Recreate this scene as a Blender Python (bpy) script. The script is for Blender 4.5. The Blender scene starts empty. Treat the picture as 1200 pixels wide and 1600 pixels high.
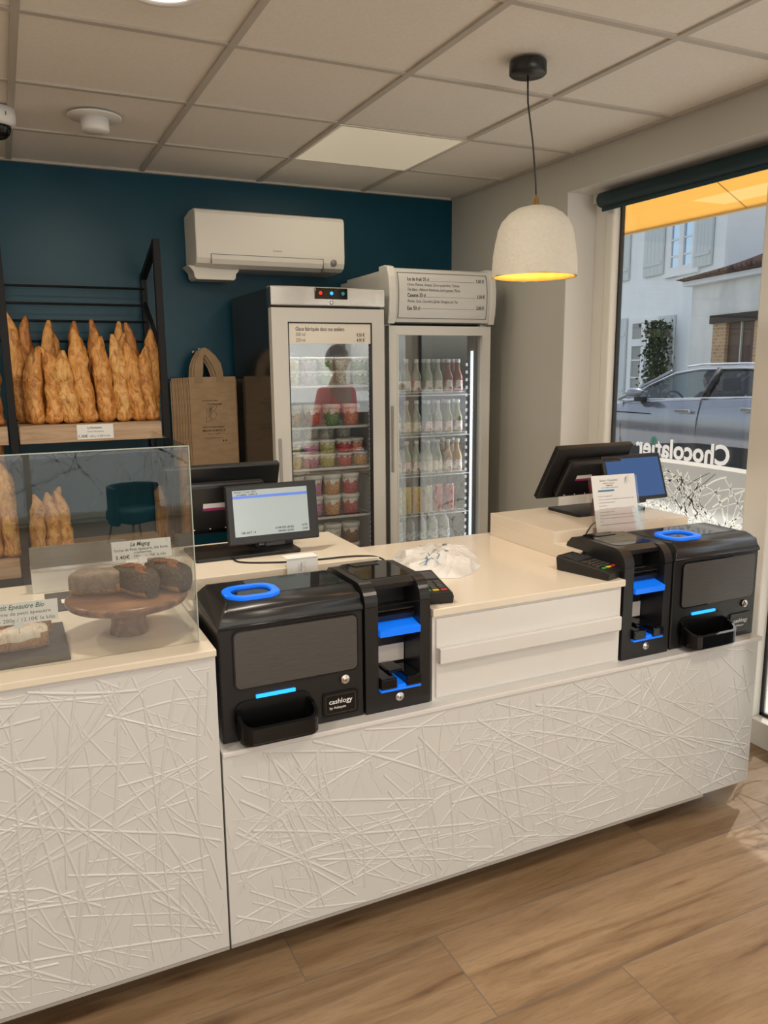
import bpy, bmesh, math, random
from mathutils import Vector, Matrix, noise
R = math.radians
PI = math.pi
SC = bpy.context.scene
COL = SC.collection
rnd = random.Random(7)

# ---------------------------------------------------------------- camera, world, sun, exposure
cam_d = bpy.data.cameras.new('camera'); cam = bpy.data.objects.new('camera', cam_d); COL.objects.link(cam)
yaw, pitch, roll = 0.44214, -0.18421, -0.00901
cy_, sy_, cp_, sp_ = math.cos(yaw), math.sin(yaw), math.cos(pitch), math.sin(pitch)
Fv = Vector((sy_ * cp_, cy_ * cp_, sp_)); Rv0 = Vector((cy_, -sy_, 0)); Uv0 = Rv0.cross(Fv)
cr_, sr_ = math.cos(roll), math.sin(roll)
Rv = cr_ * Rv0 + sr_ * Uv0; Uv = -sr_ * Rv0 + cr_ * Uv0
cam.matrix_world = Matrix(((Rv.x, Uv.x, -Fv.x, 0), (Rv.y, Uv.y, -Fv.y, 0), (Rv.z, Uv.z, -Fv.z, 1.55), (0, 0, 0, 1)))
cam_d.sensor_fit = 'VERTICAL'; cam_d.sensor_height = 24; cam_d.lens = 24 * 1242.0 / 1600; cam_d.clip_start = .02; cam_d.clip_end = 300
SC.camera = cam
SC.view_settings.view_transform = 'Standard'; SC.view_settings.look = 'None'
SC.view_settings.exposure = 0.0; SC.view_settings.gamma = 1; SC.view_settings.use_curve_mapping = False

world = bpy.data.worlds.new('sky'); SC.world = world; world.use_nodes = True
wn = world.node_tree; wn.nodes.clear()
wo = wn.nodes.new('ShaderNodeOutputWorld'); wb = wn.nodes.new('ShaderNodeBackground'); sk = wn.nodes.new('ShaderNodeTexSky')
sk.sky_type = 'NISHITA'; sk.sun_disc = False; sk.sun_elevation = R(50); sk.sun_rotation = R(62); sk.air_density = 1.3; sk.dust_density = 2.0; sk.ozone_density = 2.0
WORLD_STRENGTH = 0.25
wb.inputs['Strength'].default_value = WORLD_STRENGTH
hs_ = wn.nodes.new('ShaderNodeHueSaturation'); hs_.inputs['Saturation'].default_value = .5; wn.links.new(sk.outputs[0], hs_.inputs['Color']); wn.links.new(hs_.outputs[0], wb.inputs[0]); wn.links.new(wb.outputs[0], wo.inputs[0])

sun_d = bpy.data.lights.new('sun', 'SUN'); sun = bpy.data.objects.new('sun', sun_d); COL.objects.link(sun)
sun_d.energy = 4.6; sun_d.angle = R(.6); sun_d.color = (1, .95, .87)
sun.rotation_euler = Vector((.60, .32, .80)).to_track_quat('Z', 'Y').to_euler()

def daylight(name, loc, direction, sx, sy, watts, color):
    d = bpy.data.lights.new(name, 'AREA'); o = bpy.data.objects.new(name, d); COL.objects.link(o)
    d.shape = 'RECTANGLE'; d.size = sx; d.size_y = sy; d.energy = watts; d.color = color
    o.location = loc; o.rotation_euler = Vector(direction).to_track_quat('-Z', 'Y').to_euler()
daylight('daylight_rear_window', (.9, -4.62, 1.62), (0, 1, 0), 3.2, 1.3, 62, (1, .97, .93))
LAMP_W = 14.8
LAMP_COL = (1.0, .88, .72)

# ---------------------------------------------------------------- materials
MATS = {}
def mat(name, col=(.8, .8, .8), rough=.5, metal=0, emit=None, estr=0, coat=0, alpha=1, trans=0, ior=1.45, spec=.5):
    if name in MATS: return MATS[name]
    m = bpy.data.materials.new(name); m.use_nodes = True; MATS[name] = m
    b = m.node_tree.nodes['Principled BSDF']
    b.inputs['Base Color'].default_value = (*col, 1); b.inputs['Roughness'].default_value = rough; b.inputs['Metallic'].default_value = metal
    b.inputs['Coat Weight'].default_value = coat; b.inputs['Transmission Weight'].default_value = trans; b.inputs['IOR'].default_value = ior
    b.inputs['Specular IOR Level'].default_value = spec; b.inputs['Alpha'].default_value = alpha
    if emit: b.inputs['Emission Color'].default_value = (*emit, 1); b.inputs['Emission Strength'].default_value = estr
    return m
def N(m, t, **kw):
    n = m.node_tree.nodes.new(t)
    for k, v in kw.items():
        if k in n.inputs: n.inputs[k].default_value = v
        else: setattr(n, k, v)
    return n
def L(m, a, b): m.node_tree.links.new(a, b)
def bsdf(m): return m.node_tree.nodes['Principled BSDF']
def tex_noise(m, scale, detail=4, stretch=(1, 1, 1), rough=.55, dist=0):
    tc = N(m, 'ShaderNodeTexCoord'); mp = N(m, 'ShaderNodeMapping'); mp.inputs['Scale'].default_value = stretch
    L(m, tc.outputs['Object'], mp.inputs[0])
    n = N(m, 'ShaderNodeTexNoise'); n.inputs['Scale'].default_value = scale; n.inputs['Detail'].default_value = detail
    n.inputs['Roughness'].default_value = rough; n.inputs['Distortion'].default_value = dist
    L(m, mp.outputs[0], n.inputs[0]); return n
def ramp(m, src, stops):
    r = N(m, 'ShaderNodeValToRGB'); e = r.color_ramp.elements
    while len(e) < len(stops): e.new(.5)
    for i, (p, c) in enumerate(stops): e[i].position = p; e[i].color = (*c, 1)
    L(m, src, r.inputs[0]); return r
def bump(m, src, strength=.2, dist=.01):
    b = N(m, 'ShaderNodeBump'); b.inputs['Strength'].default_value = strength; b.inputs['Distance'].default_value = dist
    L(m, src, b.inputs['Height']); L(m, b.outputs[0], bsdf(m).inputs['Normal'])
def noisy(name, c1, c2, scale, rough=.5, stretch=(1, 1, 1), bs=0, bd=.01, lo=.35, hi=.65, **kw):
    if name in MATS: return MATS[name]
    m = mat(name, c1, rough, **kw); n = tex_noise(m, scale, 5, stretch); r = ramp(m, n.outputs[0], [(lo, c1), (hi, c2)])
    L(m, r.outputs[0], bsdf(m).inputs['Base Color'])
    if bs: bump(m, n.outputs[0], bs, bd)
    return m

def glass_mat(name, tint=(.97, .985, .98), f0=1.5, boost=1.0):
    m = bpy.data.materials.new(name); m.use_nodes = True; MATS[name] = m
    nt = m.node_tree; nt.nodes.clear()
    o = nt.nodes.new('ShaderNodeOutputMaterial'); mix = nt.nodes.new('ShaderNodeMixShader'); t = nt.nodes.new('ShaderNodeBsdfTransparent')
    g = nt.nodes.new('ShaderNodeBsdfGlossy'); fr = nt.nodes.new('ShaderNodeFresnel'); mu = nt.nodes.new('ShaderNodeMath')
    ge = nt.nodes.new('ShaderNodeNewGeometry'); io = nt.nodes.new('ShaderNodeMix'); io.data_type = 'FLOAT'; io.inputs[2].default_value = f0; io.inputs[3].default_value = 1 / f0
    nt.links.new(ge.outputs['Backfacing'], io.inputs[0]); nt.links.new(io.outputs[0], fr.inputs[0]); g.inputs['Roughness'].default_value = 0.0; t.inputs[0].default_value = (*tint, 1)
    mu.operation = 'MULTIPLY'; mu.inputs[1].default_value = boost; mu.use_clamp = True
    nt.links.new(fr.outputs[0], mu.inputs[0]); nt.links.new(mu.outputs[0], mix.inputs[0]); nt.links.new(t.outputs[0], mix.inputs[1]); nt.links.new(g.outputs[0], mix.inputs[2])
    nt.links.new(mix.outputs[0], o.inputs[0]); return m
M_glass = glass_mat('window_glass', boost=.8)
M_fglass = glass_mat('fridge_glass', f0=1.5, boost=4.0)
M_acryl = glass_mat('acrylic', (.96, .97, .96), 1.5, 2.5)

M_white = mat('white_paint', (.80, .79, .76), .45)
M_rwall = mat('right_wall_panel', (.56, .55, .50), .22, spec=.45)
M_jamb = mat('window_reveal', (.74, .73, .69), .2)
M_teal = noisy('teal_wall_paint', (.003, .050, .080), (.004, .055, .086), 3, .34, spec=.28)
M_frame = mat('white_window_frame', (.82, .80, .74), .35)
M_gasket = mat('dark_gasket', (.02, .02, .022), .4)
M_gloss = mat('glossy_white_laminate', (.74, .73, .71), .1)
M_slab = noisy('solid_surface_top', (.80, .715, .595), (.81, .725, .605), 4, .16)
M_panel = mat('embossed_white_panel', (.685, .685, .675), .2)
n_ = tex_noise(M_panel, 60, 2, (1, 1, .15)); bump(M_panel, n_.outputs[0], .06, .002)
M_plinth = mat('grey_plinth', (.42, .40, .38), .4)
M_black = mat('black_plastic', (.012, .012, .013), .38)
M_blackm = mat('matte_black_body', (.016, .016, .017), .3, spec=.5)
M_blackg = mat('gloss_black', (.006, .006, .007), .05)
M_blacksteel = mat('black_powder_steel', (.010, .010, .011), .6, spec=.3)
M_metal = mat('key_lock_metal', (.75, .72, .68), .25, 1)
M_steel = noisy('brushed_steel', (.62, .60, .57), (.70, .68, .65), 30, .22, (1, 1, 12), metal=1)
M_dpanel = noisy('brushed_dark_metal', (.10, .098, .095), (.125, .12, .115), 60, .38, (.3, 1, 8), metal=.6)
M_blue = mat('blue_light_plastic', (.01, .15, .75), .25, emit=(.0, .16, .85), estr=.55)
M_bluel = mat('blue_led_strip', (.02, .4, 1), .3, emit=(.02, .35, 1.0), estr=1.3)
M_paper = mat('white_paper', (.82, .82, .80), .6)
M_ink = mat('black_ink', (.02, .02, .02), .6)
M_greyink = mat('grey_ink', (.13, .13, .13), .6)
M_green = mat('green_ink', (.02, .14, .09), .6)
M_blueink = mat('blue_ink', (.05, .22, .38), .6)
M_brass = mat('brass', (.55, .36, .14), .3, 1)
M_red = mat('red_light', (.5, .01, .02), .4, emit=(1, .02, .03), estr=1)
M_white_em = mat('white_led', (1, 1, 1), .5, emit=(.80, .90, 1), estr=1.3)

def floor_mat():
    m = mat('oak_plank_tile', (.4, .25, .15), .33)
    tc = N(m, 'ShaderNodeTexCoord'); sp = N(m, 'ShaderNodeSeparateXYZ'); L(m, tc.outputs['Object'], sp.inputs[0])
    def mt(op, a, b=None, c=None):
        n = N(m, 'ShaderNodeMath', operation=op)
        for i, v in enumerate((a, b, c)):
            if v is None: continue
            if isinstance(v, (int, float)): n.inputs[i].default_value = v
            else: L(m, v, n.inputs[i])
        return n.outputs[0]
    yr = mt('DIVIDE', mt('SUBTRACT', sp.outputs[1], 1.388), .308)
    row = mt('FLOOR', yr); fy = mt('FRACT', yr)
    off = mt('ADD', mt('MULTIPLY', mt('FRACT', mt('MULTIPLY', row, .69)), 1.22), .95)
    xr = mt('DIVIDE', mt('SUBTRACT', sp.outputs[0], off), 1.22)
    colm = mt('FLOOR', xr); fx = mt('FRACT', xr)
    ey = mt('MINIMUM', fy, mt('SUBTRACT', 1.0, fy)); ex = mt('MINIMUM', fx, mt('SUBTRACT', 1.0, fx))
    g1 = mt('LESS_THAN', mt('MULTIPLY', ey, .308), .0016); g2 = mt('LESS_THAN', mt('MULTIPLY', ex, 1.22), .0016)
    gr = mt('MAXIMUM', g1, g2)
    wn_ = N(m, 'ShaderNodeTexWhiteNoise'); wn_.noise_dimensions = '2D'; cb = N(m, 'ShaderNodeCombineXYZ'); L(m, colm, cb.inputs[0]); L(m, row, cb.inputs[1]); L(m, cb.outputs[0], wn_.inputs[0])
    # grain coordinates, shifted for every plank
    cb2 = N(m, 'ShaderNodeCombineXYZ')
    L(m, mt('ADD', mt('MULTIPLY', sp.outputs[0], 1.0), mt('MULTIPLY', wn_.outputs[0], 37.0)), cb2.inputs[0]); L(m, mt('MULTIPLY', sp.outputs[1], 8.5), cb2.inputs[1]); L(m, mt('MULTIPLY', row, 3.1), cb2.inputs[2])
    n1 = N(m, 'ShaderNodeTexNoise'); n1.inputs['Scale'].default_value = 1.6; n1.inputs['Detail'].default_value = 6; n1.inputs['Distortion'].default_value = 1.0; L(m, cb2.outputs[0], n1.inputs[0])
    n2 = N(m, 'ShaderNodeTexNoise'); n2.inputs['Scale'].default_value = 14; n2.inputs['Detail'].default_value = 7; n2.inputs['Roughness'].default_value = .7; n2.inputs['Distortion'].default_value = .5; L(m, cb2.outputs[0], n2.inputs[0])
    r1 = ramp(m, n1.outputs[0], [(.28, (.15, .084, .042)), (.40, (.25, .158, .085)), (.6, (.345, .232, .136)), (.75, (.31, .205, .115))])
    mx = N(m, 'ShaderNodeMixRGB', blend_type='MULTIPLY'); mx.inputs[0].default_value = .55
    r2 = ramp(m, n2.outputs[0], [(.32, (.60, .57, .53)), (.50, (.97, .97, .97)), (.7, (1.05, 1.05, 1.04))]); L(m, r1.outputs[0], mx.inputs[1]); L(m, r2.outputs[0], mx.inputs[2])
    # knots
    vo = N(m, 'ShaderNodeTexVoronoi'); vo.inputs['Scale'].default_value = 1.5; L(m, cb2.outputs[0], vo.inputs[0])
    rk = ramp(m, vo.outputs['Distance'], [(.0, (.28, .2, .15)), (.045, (.7, .62, .55)), (.13, (1, 1, 1))])
    mk = N(m, 'ShaderNodeMixRGB', blend_type='MULTIPLY'); mk.inputs[0].default_value = .9; L(m, mx.outputs[0], mk.inputs[1]); L(m, rk.outputs[0], mk.inputs[2])
    mv = N(m, 'ShaderNodeHueSaturation'); L(m, mk.outputs[0], mv.inputs['Color']); L(m, mt('ADD', mt('MULTIPLY', wn_.outputs[0], .25), .88), mv.inputs['Value'])
    mg = N(m, 'ShaderNodeMixRGB'); L(m, gr, mg.inputs[0]); L(m, mv.outputs[0], mg.inputs[1]); mg.inputs[2].default_value = (.17, .14, .12, 1)
    L(m, mg.outputs[0], bsdf(m).inputs['Base Color']); bump(m, n2.outputs[0], .12, .002)
    return m
M_floor = floor_mat()

def ceil_mat():
    m = mat('mineral_ceiling_tile', (.62, .58, .51), .85); n = tex_noise(m, 90, 3); r = ramp(m, n.outputs[0], [(.3, (.80, .76, .69)), (.7, (.85, .81, .74))])
    L(m, r.outputs[0], bsdf(m).inputs['Base Color']); bump(m, n.outputs[0], .15, .003); return m
M_ceil = ceil_mat()
M_grid = mat('ceiling_grid_metal', (.52, .48, .42), .5)

def crust_mat(name, c_dark, c_mid, c_lite, flour=.0, sc=1):
    m = mat(name, c_mid, .38); n = tex_noise(m, 26 * sc, 6, (1, 1, .5), .7, 1.6); r = ramp(m, n.outputs[0], [(.33, c_dark), (.46, c_mid), (.60, c_lite), (.72, c_mid)])
    n2 = tex_noise(m, 45 * sc, 4, (1, 1, .3)); r2 = ramp(m, n2.outputs[0], [(.62, (0, 0, 0)), (.75, (1, 1, 1))])
    mu = N(m, 'ShaderNodeMath', operation='MULTIPLY'); mu.inputs[1].default_value = flour; L(m, r2.outputs[0], mu.inputs[0])
    mx = N(m, 'ShaderNodeMixRGB'); L(m, mu.outputs[0], mx.inputs[0]); L(m, r.outputs[0], mx.inputs[1]); mx.inputs[2].default_value = (.75, .62, .45, 1)
    L(m, mx.outputs[0], bsdf(m).inputs['Base Color']); bump(m, n.outputs[0], .6, .01); return m
M_bag = crust_mat('baguette_crust', (.15, .040, .008), (.55, .225, .045), (.76, .40, .13), .30)
M_bag2 = crust_mat('dark_baguette_crust', (.09, .022, .006), (.34, .11, .022), (.56, .24, .06), .25)
M_bag3 = crust_mat('pale_baguette_crust', (.20, .065, .014), (.62, .29, .075), (.80, .49, .18), .4)
M_loaf = crust_mat('tin_loaf_crust', (.13, .045, .015), (.36, .17, .06), (.50, .28, .12), .15, 2)
M_flour = crust_mat('floured_crust', (.45, .28, .15), (.72, .60, .45), (.80, .72, .60), .3, 1.4)
M_seed = noisy('seeded_crust', (.006, .005, .004), (.10, .07, .04), 260, .6, bs=.8, bd=.004, lo=.42, hi=.62)
M_crack = crust_mat('open_crust', (.07, .02, .01), (.22, .07, .025), (.34, .13, .05), 0, 3)

def wood(name, c1, c2, c3, sc=6, stretch=(.35, 4, 4), rough=.45):
    m = mat(name, c2, rough); n = tex_noise(m, sc, 7, stretch, .65, 1.3); r = ramp(m, n.outputs[0], [(.3, c1), (.5, c2), (.7, c3)])
    L(m, r.outputs[0], bsdf(m).inputs['Base Color']); bump(m, n.outputs[0], .08, .003); return m
M_rackwood = wood('light_oak_board', (.33, .21, .12), (.48, .33, .21), (.55, .40, .27))
M_acacia = wood('acacia_wood', (.055, .022, .009), (.19, .085, .034), (.34, .17, .075), 5, (1.2, 7, 2), .3)
M_slate = noisy('slate', (.032, .030, .028), (.05, .047, .044), 30, .55, bs=.2, bd=.002)
M_kraft = noisy('kraft_paper', (.38, .25, .135), (.44, .295, .165), 14, .7, (1, 1, 3), bs=.15, bd=.004)
M_kraftd = noisy('kraft_handle', (.32, .21, .115), (.37, .25, .14), 20, .7)
M_darkbrown = mat('dark_brown_print', (.035, .012, .008), .6)

# ---------------------------------------------------------------- mesh builder
class MB:
    def __init__(s): s.bm = bmesh.new(); s.mats = []
    def mi(s, m):
        if m is None: return 0
        if m not in s.mats: s.mats.append(m)
        return s.mats.index(m)
    def merge(s, b, M=None, m=None, smooth=False):
        i = s.mi(m); mp = {}
        for v in b.verts: mp[v] = s.bm.verts.new(M @ v.co if M else v.co)
        for f in b.faces:
            try: g = s.bm.faces.new([mp[v] for v in f.verts]); g.material_index = i; g.smooth = smooth or f.smooth
            except ValueError: pass
        b.free(); return s
    def box(s, x0, x1, y0, y1, z0, z1, bev=0, seg=2, M=None, m=None):
        b = bmesh.new(); v = [b.verts.new((x, y, z)) for x in (x0, x1) for y in (y0, y1) for z in (z0, z1)]
        for q in ((0, 1, 3, 2), (4, 6, 7, 5), (0, 4, 5, 1), (2, 3, 7, 6), (0, 2, 6, 4), (1, 5, 7, 3)): b.faces.new([v[k] for k in q])
        if bev: bmesh.ops.bevel(b, geom=b.edges[:], offset=bev, segments=seg, profile=.5, affect='EDGES')
        return s.merge(b, M, m)
    def prism(s, pts, axis, a, c, bev=0, seg=2, M=None, m=None, smooth=False):
        """polygon pts in the plane normal to axis, between a and c. axis 0: (y,z); 1: (x,z); 2: (x,y)"""
        b = bmesh.new()
        def mk(p, t): return {0: (t, p[0], p[1]), 1: (p[0], t, p[1]), 2: (p[0], p[1], t)}[axis]
        A = [b.verts.new(mk(p, a)) for p in pts]; Cc = [b.verts.new(mk(p, c)) for p in pts]; n = len(pts)
        b.faces.new(A); b.faces.new(Cc[::-1])
        for i in range(n): b.faces.new((A[i], Cc[i], Cc[(i + 1) % n], A[(i + 1) % n]))
        bmesh.ops.recalc_face_normals(b, faces=b.faces[:])
        if bev:
            e = [e for e in b.edges if (e.verts[0] in A) == (e.verts[1] in A)]
            bmesh.ops.bevel(b, geom=e, offset=bev, segments=seg, profile=.5, affect='EDGES')
        return s.merge(b, M, m, smooth)
    def ring(s, outer, inner, axis, a, c, M=None, m=None):
        """plate with a hole: outer and inner loops with the same number of points"""
        b = bmesh.new(); n = len(outer)
        def mk(p, t): return {0: (t, p[0], p[1]), 1: (p[0], t, p[1]), 2: (p[0], p[1], t)}[axis]
        V = [[b.verts.new(mk(p, t)) for p in lp] for lp in (outer, inner) for t in (a, c)]
        for i in range(n):
            j = (i + 1) % n
            b.faces.new((V[0][i], V[0][j], V[2][j], V[2][i])); b.faces.new((V[1][i], V[3][i], V[3][j], V[1][j]))
            b.faces.new((V[0][i], V[1][i], V[1][j], V[0][j])); b.faces.new((V[2][i], V[2][j], V[3][j], V[3][i]))
        bmesh.ops.recalc_face_normals(b, faces=b.faces[:]); return s.merge(b, M, m)
    def lathe(s, prof, seg=32, M=None, m=None, smooth=True, cap=True):
        b = bmesh.new(); rows = []
        for r, z in prof: rows.append([b.verts.new((r * math.cos(2 * PI * k / seg), r * math.sin(2 * PI * k / seg), z)) for k in range(seg)])
        for i in range(len(rows) - 1):
            for k in range(seg): b.faces.new((rows[i][k], rows[i][(k + 1) % seg], rows[i + 1][(k + 1) % seg], rows[i + 1][k]))
        if cap:
            if prof[0][0] > 1e-5: b.faces.new(rows[0][::-1])
            if prof[-1][0] > 1e-5: b.faces.new(rows[-1])
        bmesh.ops.remove_doubles(b, verts=b.verts[:], dist=1e-6); bmesh.ops.recalc_face_normals(b, faces=b.faces[:])
        return s.merge(b, M, m, smooth)
    def tube(s, pts, r, seg=10, M=None, m=None, flat=1.0, closed=False):
        b = bmesh.new(); P = [Vector(p) for p in pts]; n = len(P); rows = []
        up = Vector((0, 0, 1)); prev = None
        for i, p in enumerate(P):
            t = (P[(i + 1) % n] - P[i - 1]) if closed else (P[min(i + 1, n - 1)] - P[max(i - 1, 0)])
            t.normalize()
            if prev is None:
                a = up if abs(t.dot(up)) < .9 else Vector((1, 0, 0)); u = t.cross(a).normalized()
            else: u = (prev - t * prev.dot(t)).normalized()
            w = t.cross(u); prev = u; rr = r[i] if isinstance(r, (list, tuple)) else r
            rows.append([b.verts.new(p + rr * (math.cos(2 * PI * k / seg) * u + flat * math.sin(2 * PI * k / seg) * w)) for k in range(seg)])
        for i in range(n if closed else n - 1):
            j = (i + 1) % n
            for k in range(seg): b.faces.new((rows[i][k], rows[i][(k + 1) % seg], rows[j][(k + 1) % seg], rows[j][k]))
        if not closed: b.faces.new(rows[0][::-1]); b.faces.new(rows[-1])
        bmesh.ops.recalc_face_normals(b, faces=b.faces[:]); return s.merge(b, M, m, True)
    def build(s, name, m=None, parent=None, loc=None, auto=True):
        me = bpy.data.meshes.new(name)
        bmesh.ops.recalc_face_normals(s.bm, faces=s.bm.faces[:]) if auto else None
        s.bm.to_mesh(me); s.bm.free()
        for q in (s.mats or [m or M_white]): me.materials.append(q)
        o = bpy.data.objects.new(name, me); COL.objects.link(o)
        if parent: o.parent = parent
        if loc: o.location = loc
        return o
def rrect(x0, x1, z0, z1, r, n=6):
    out = []
    for cx, cz, a0 in ((x1 - r, z1 - r, 0), (x0 + r, z1 - r, 90), (x0 + r, z0 + r, 180), (x1 - r, z0 + r, 270)):
        for k in range(n + 1): a = R(a0 + 90 * k / n); out.append((cx + r * math.cos(a), cz + r * math.sin(a)))
    return out
def T(x=0, y=0, z=0, rx=0, ry=0, rz=0, s=1):
    return Matrix.Translation((x, y, z)) @ Matrix.Rotation(R(rz), 4, 'Z') @ Matrix.Rotation(R(ry), 4, 'Y') @ Matrix.Rotation(R(rx), 4, 'X') @ Matrix.Scale(s, 4)
def tag(o, label, cat, group=None, kind=None):
    o['label'] = label; o['category'] = cat
    if group: o['group'] = group
    if kind: o['kind'] = kind
    return o
def thing(name, label, cat, loc=(0, 0, 0), rz=0, group=None):
    o = bpy.data.objects.new(name, None); COL.objects.link(o); o.location = loc; o.rotation_euler = (0, 0, R(rz)); o.empty_display_size = .1
    return tag(o, label, cat, group)
def struct(o): o['kind'] = 'structure'; return o
def dup(root, loc, rz=0, label=None, group=None, scale=None):
    r = root.copy(); COL.objects.link(r); r.location = loc; r.rotation_euler = (0, 0, R(rz))
    if label: r['label'] = label
    if group: r['group'] = group
    if scale: r.scale = (scale,) * 3
    for ch in list(root.children):
        c = ch.copy(); COL.objects.link(c); c.parent = r
        for g in ch.children: d = g.copy(); COL.objects.link(d); d.parent = c
    return r
def text(name, body, M, m, parent=None, width=None, height=None, align='LEFT', shear=0, size=.01, thick=.0002, bold=None):
    if bold is None: bold = .012 if m in (M_ink, M_green, M_darkbrown) else .004
    cu = bpy.data.curves.new(name, 'FONT'); cu.body = body; cu.size = 1; cu.align_x = align; cu.shear = shear; cu.resolution_u = 3; cu.offset = bold
    tmp = bpy.data.objects.new(name, cu); COL.objects.link(tmp); bpy.context.view_layer.update()
    me = bpy.data.meshes.new_from_object(tmp.evaluated_get(bpy.context.evaluated_depsgraph_get())); bpy.data.objects.remove(tmp)
    xs = [v.co.x for v in me.vertices]; w = max(xs) - min(xs); x0 = min(xs)
    sx = (width / w) if width else size; sy = height if height else (size if not width else sx)
    for v in me.vertices: v.co = (((v.co.x - x0) if align == 'LEFT' else v.co.x) * sx, v.co.y * sy, 0)
    me.transform(M); me.materials.clear(); me.materials.append(m); me.name = name
    o = bpy.data.objects.new(name, me); COL.objects.link(o)
    if parent: o.parent = parent
    return o
FRONT = Matrix.Rotation(R(90), 4, 'X')     # flat text facing -y
def FT(x, y, z, rx=0): return Matrix.Translation((x, y, z)) @ Matrix.Rotation(R(90 + rx), 4, 'X')
ORD = ['first', 'second', 'third', 'fourth', 'fifth', 'sixth', 'seventh', 'eighth', 'ninth', 'tenth', 'eleventh', 'twelfth']

# ---------------------------------------------------------------- the room
XR, XG, YB, YREAR, XL, ZC = 2.51, 2.72, 4.32, -4.7, -3.4, 2.5
JY, Y0W = 3.227, -1.6            # the shop window runs from Y0W to JY
struct(MB().box(XL - .2, 2.95, YREAR - .2, YB + .2, -.1, 0).build('floor', M_floor))
# ceiling: tile field + T bars
b = MB(); b.box(XL - .2, 2.9, YREAR - .2, YB + .2, ZC + .008, ZC + .25); struct(b.build('ceiling', M_ceil))
gx0, gy0 = .7196, 3.7682
b = MB()
k = -8
while gx0 + .6 * k < XR:
    x = gx0 + .6 * k
    if x > XL: b.box(x - .012, x + .012, YREAR, YB, ZC, ZC + .02)
    k += 1
for k in range(-1, 16):
    y = gy0 - .6 * k
    if YREAR < y < YB: b.box(XL, XR, y - .012, y + .012, ZC + .0008, ZC + .02)
struct(b.build('trim_1', M_grid))
b = MB(); b.box(XL, XR, YB - .022, YB, ZC - .003, ZC + .02); b.box(XR - .022, XR, YREAR, YB - .022, ZC - .003, ZC + .02); b.box(XL, XL + .02, YREAR, YB, ZC - .003, ZC + .02)
struct(b.build('trim_2', M_grid))
struct(MB().box(XL - .2, 2.95, YB, YB + .2, 0, ZC + .2).build('wall_back', M_teal))
struct(MB().box(XL - .2, XL, YREAR, YB, 0, ZC + .2).build('wall_left', M_white))
b = MB(); b.box(XR, 2.74, JY, YB, 0, ZC + .2, m=M_rwall); b.box(XR, 2.74, YREAR, Y0W, 0, ZC + .2, m=M_rwall); b.box(XR, 2.74, Y0W, JY, 2.345, ZC + .2, m=M_rwall)
b.box(XR + .002, 2.74, JY - .002, JY, 0, 2.345, m=M_jamb); b.box(XR + .002, 2.74, Y0W, JY, 2.343, 2.345, m=M_jamb)
b.box(XR - .0006, XR, JY - .001, JY + .001, 2.35, ZC, m=M_grid)
struct(b.build('wall_right', M_rwall))
b = MB(); b.box(XL, -.9, YREAR - .2, YREAR, 0, ZC + .2); b.box(2.7, 2.95, YREAR - .2, YREAR, 0, ZC + .2); b.box(-.9, 2.7, YREAR - .2, YREAR, 2.35, ZC + .2); b.box(-.9, 2.7, YREAR - .2, YREAR, 0, .04)
struct(b.build('wall_rear', M_white))

def strands(seed, n, ya, yb, za, zb, rmin, rmax, mk):
    q = random.Random(seed); out = []
    for i in range(n):
        y = q.uniform(ya, yb); z = q.uniform(za, zb); ang = q.uniform(20, 160); le = q.uniform(.25, .9); cv = q.uniform(-1.6, 1.6); pts = []
        for k in range(11):
            t = k / 10; a = R(ang) + cv * t; pts.append((y, z)); y += math.cos(a) * le / 10; z += math.sin(a) * le / 10
        pts = [p for p in pts if ya < p[0] < yb and za < p[1] < zb]
        if len(pts) > 3: out.append((pts, q.uniform(rmin, rmax)))
    return out
def film_top(y): return 1.085 + .012 * math.sin((y - 1.9) * 2.5)
M_film = mat('frosted_film', (.72, .72, .68), .6)
def make_film():
    m = M_film; nt = m.node_tree; p = bsdf(m); o = nt.nodes['Material Output']
    tr = N(m, 'ShaderNodeBsdfTranslucent'); tr.inputs[0].default_value = (.78, .77, .72, 1); tp = N(m, 'ShaderNodeBsdfTransparent')
    m1 = N(m, 'ShaderNodeMixShader'); m1.inputs[0].default_value = .75; L(m, p.outputs[0], m1.inputs[1]); L(m, tr.outputs[0], m1.inputs[2])
    m2 = N(m, 'ShaderNodeMixShader'); m2.inputs[0].default_value = .42; L(m, m1.outputs[0], m2.inputs[1]); L(m, tp.outputs[0], m2.inputs[2]); L(m, m2.outputs[0], o.inputs[0])
make_film()
M_filmline = mat('white_film_line', (.9, .88, .80), .6)
def make_filmline():
    m = M_filmline; p = bsdf(m); o = m.node_tree.nodes['Material Output']
    tr = N(m, 'ShaderNodeBsdfTranslucent'); tr.inputs[0].default_value = (.98, .96, .9, 1)
    m1 = N(m, 'ShaderNodeMixShader'); m1.inputs[0].default_value = .8; L(m, p.outputs[0], m1.inputs[1]); L(m, tr.outputs[0], m1.inputs[2]); L(m, m1.outputs[0], o.inputs[0])
make_filmline()
M_lettering = mat('white_print', (.88, .88, .88), .5)
M_vinyl = mat('white_vinyl_film', (.9, .9, .9), .5)
def _vy():
    m = M_vinyl; p = bsdf(m); o = m.node_tree.nodes['Material Output']; tr = N(m, 'ShaderNodeBsdfTranslucent'); tr.inputs[0].default_value = (.98, .98, .98, 1)
    m1 = N(m, 'ShaderNodeMixShader'); m1.inputs[0].default_value = .6; L(m, p.outputs[0], m1.inputs[1]); L(m, tr.outputs[0], m1.inputs[2]); L(m, m1.outputs[0], o.inputs[0])
_vy()

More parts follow.
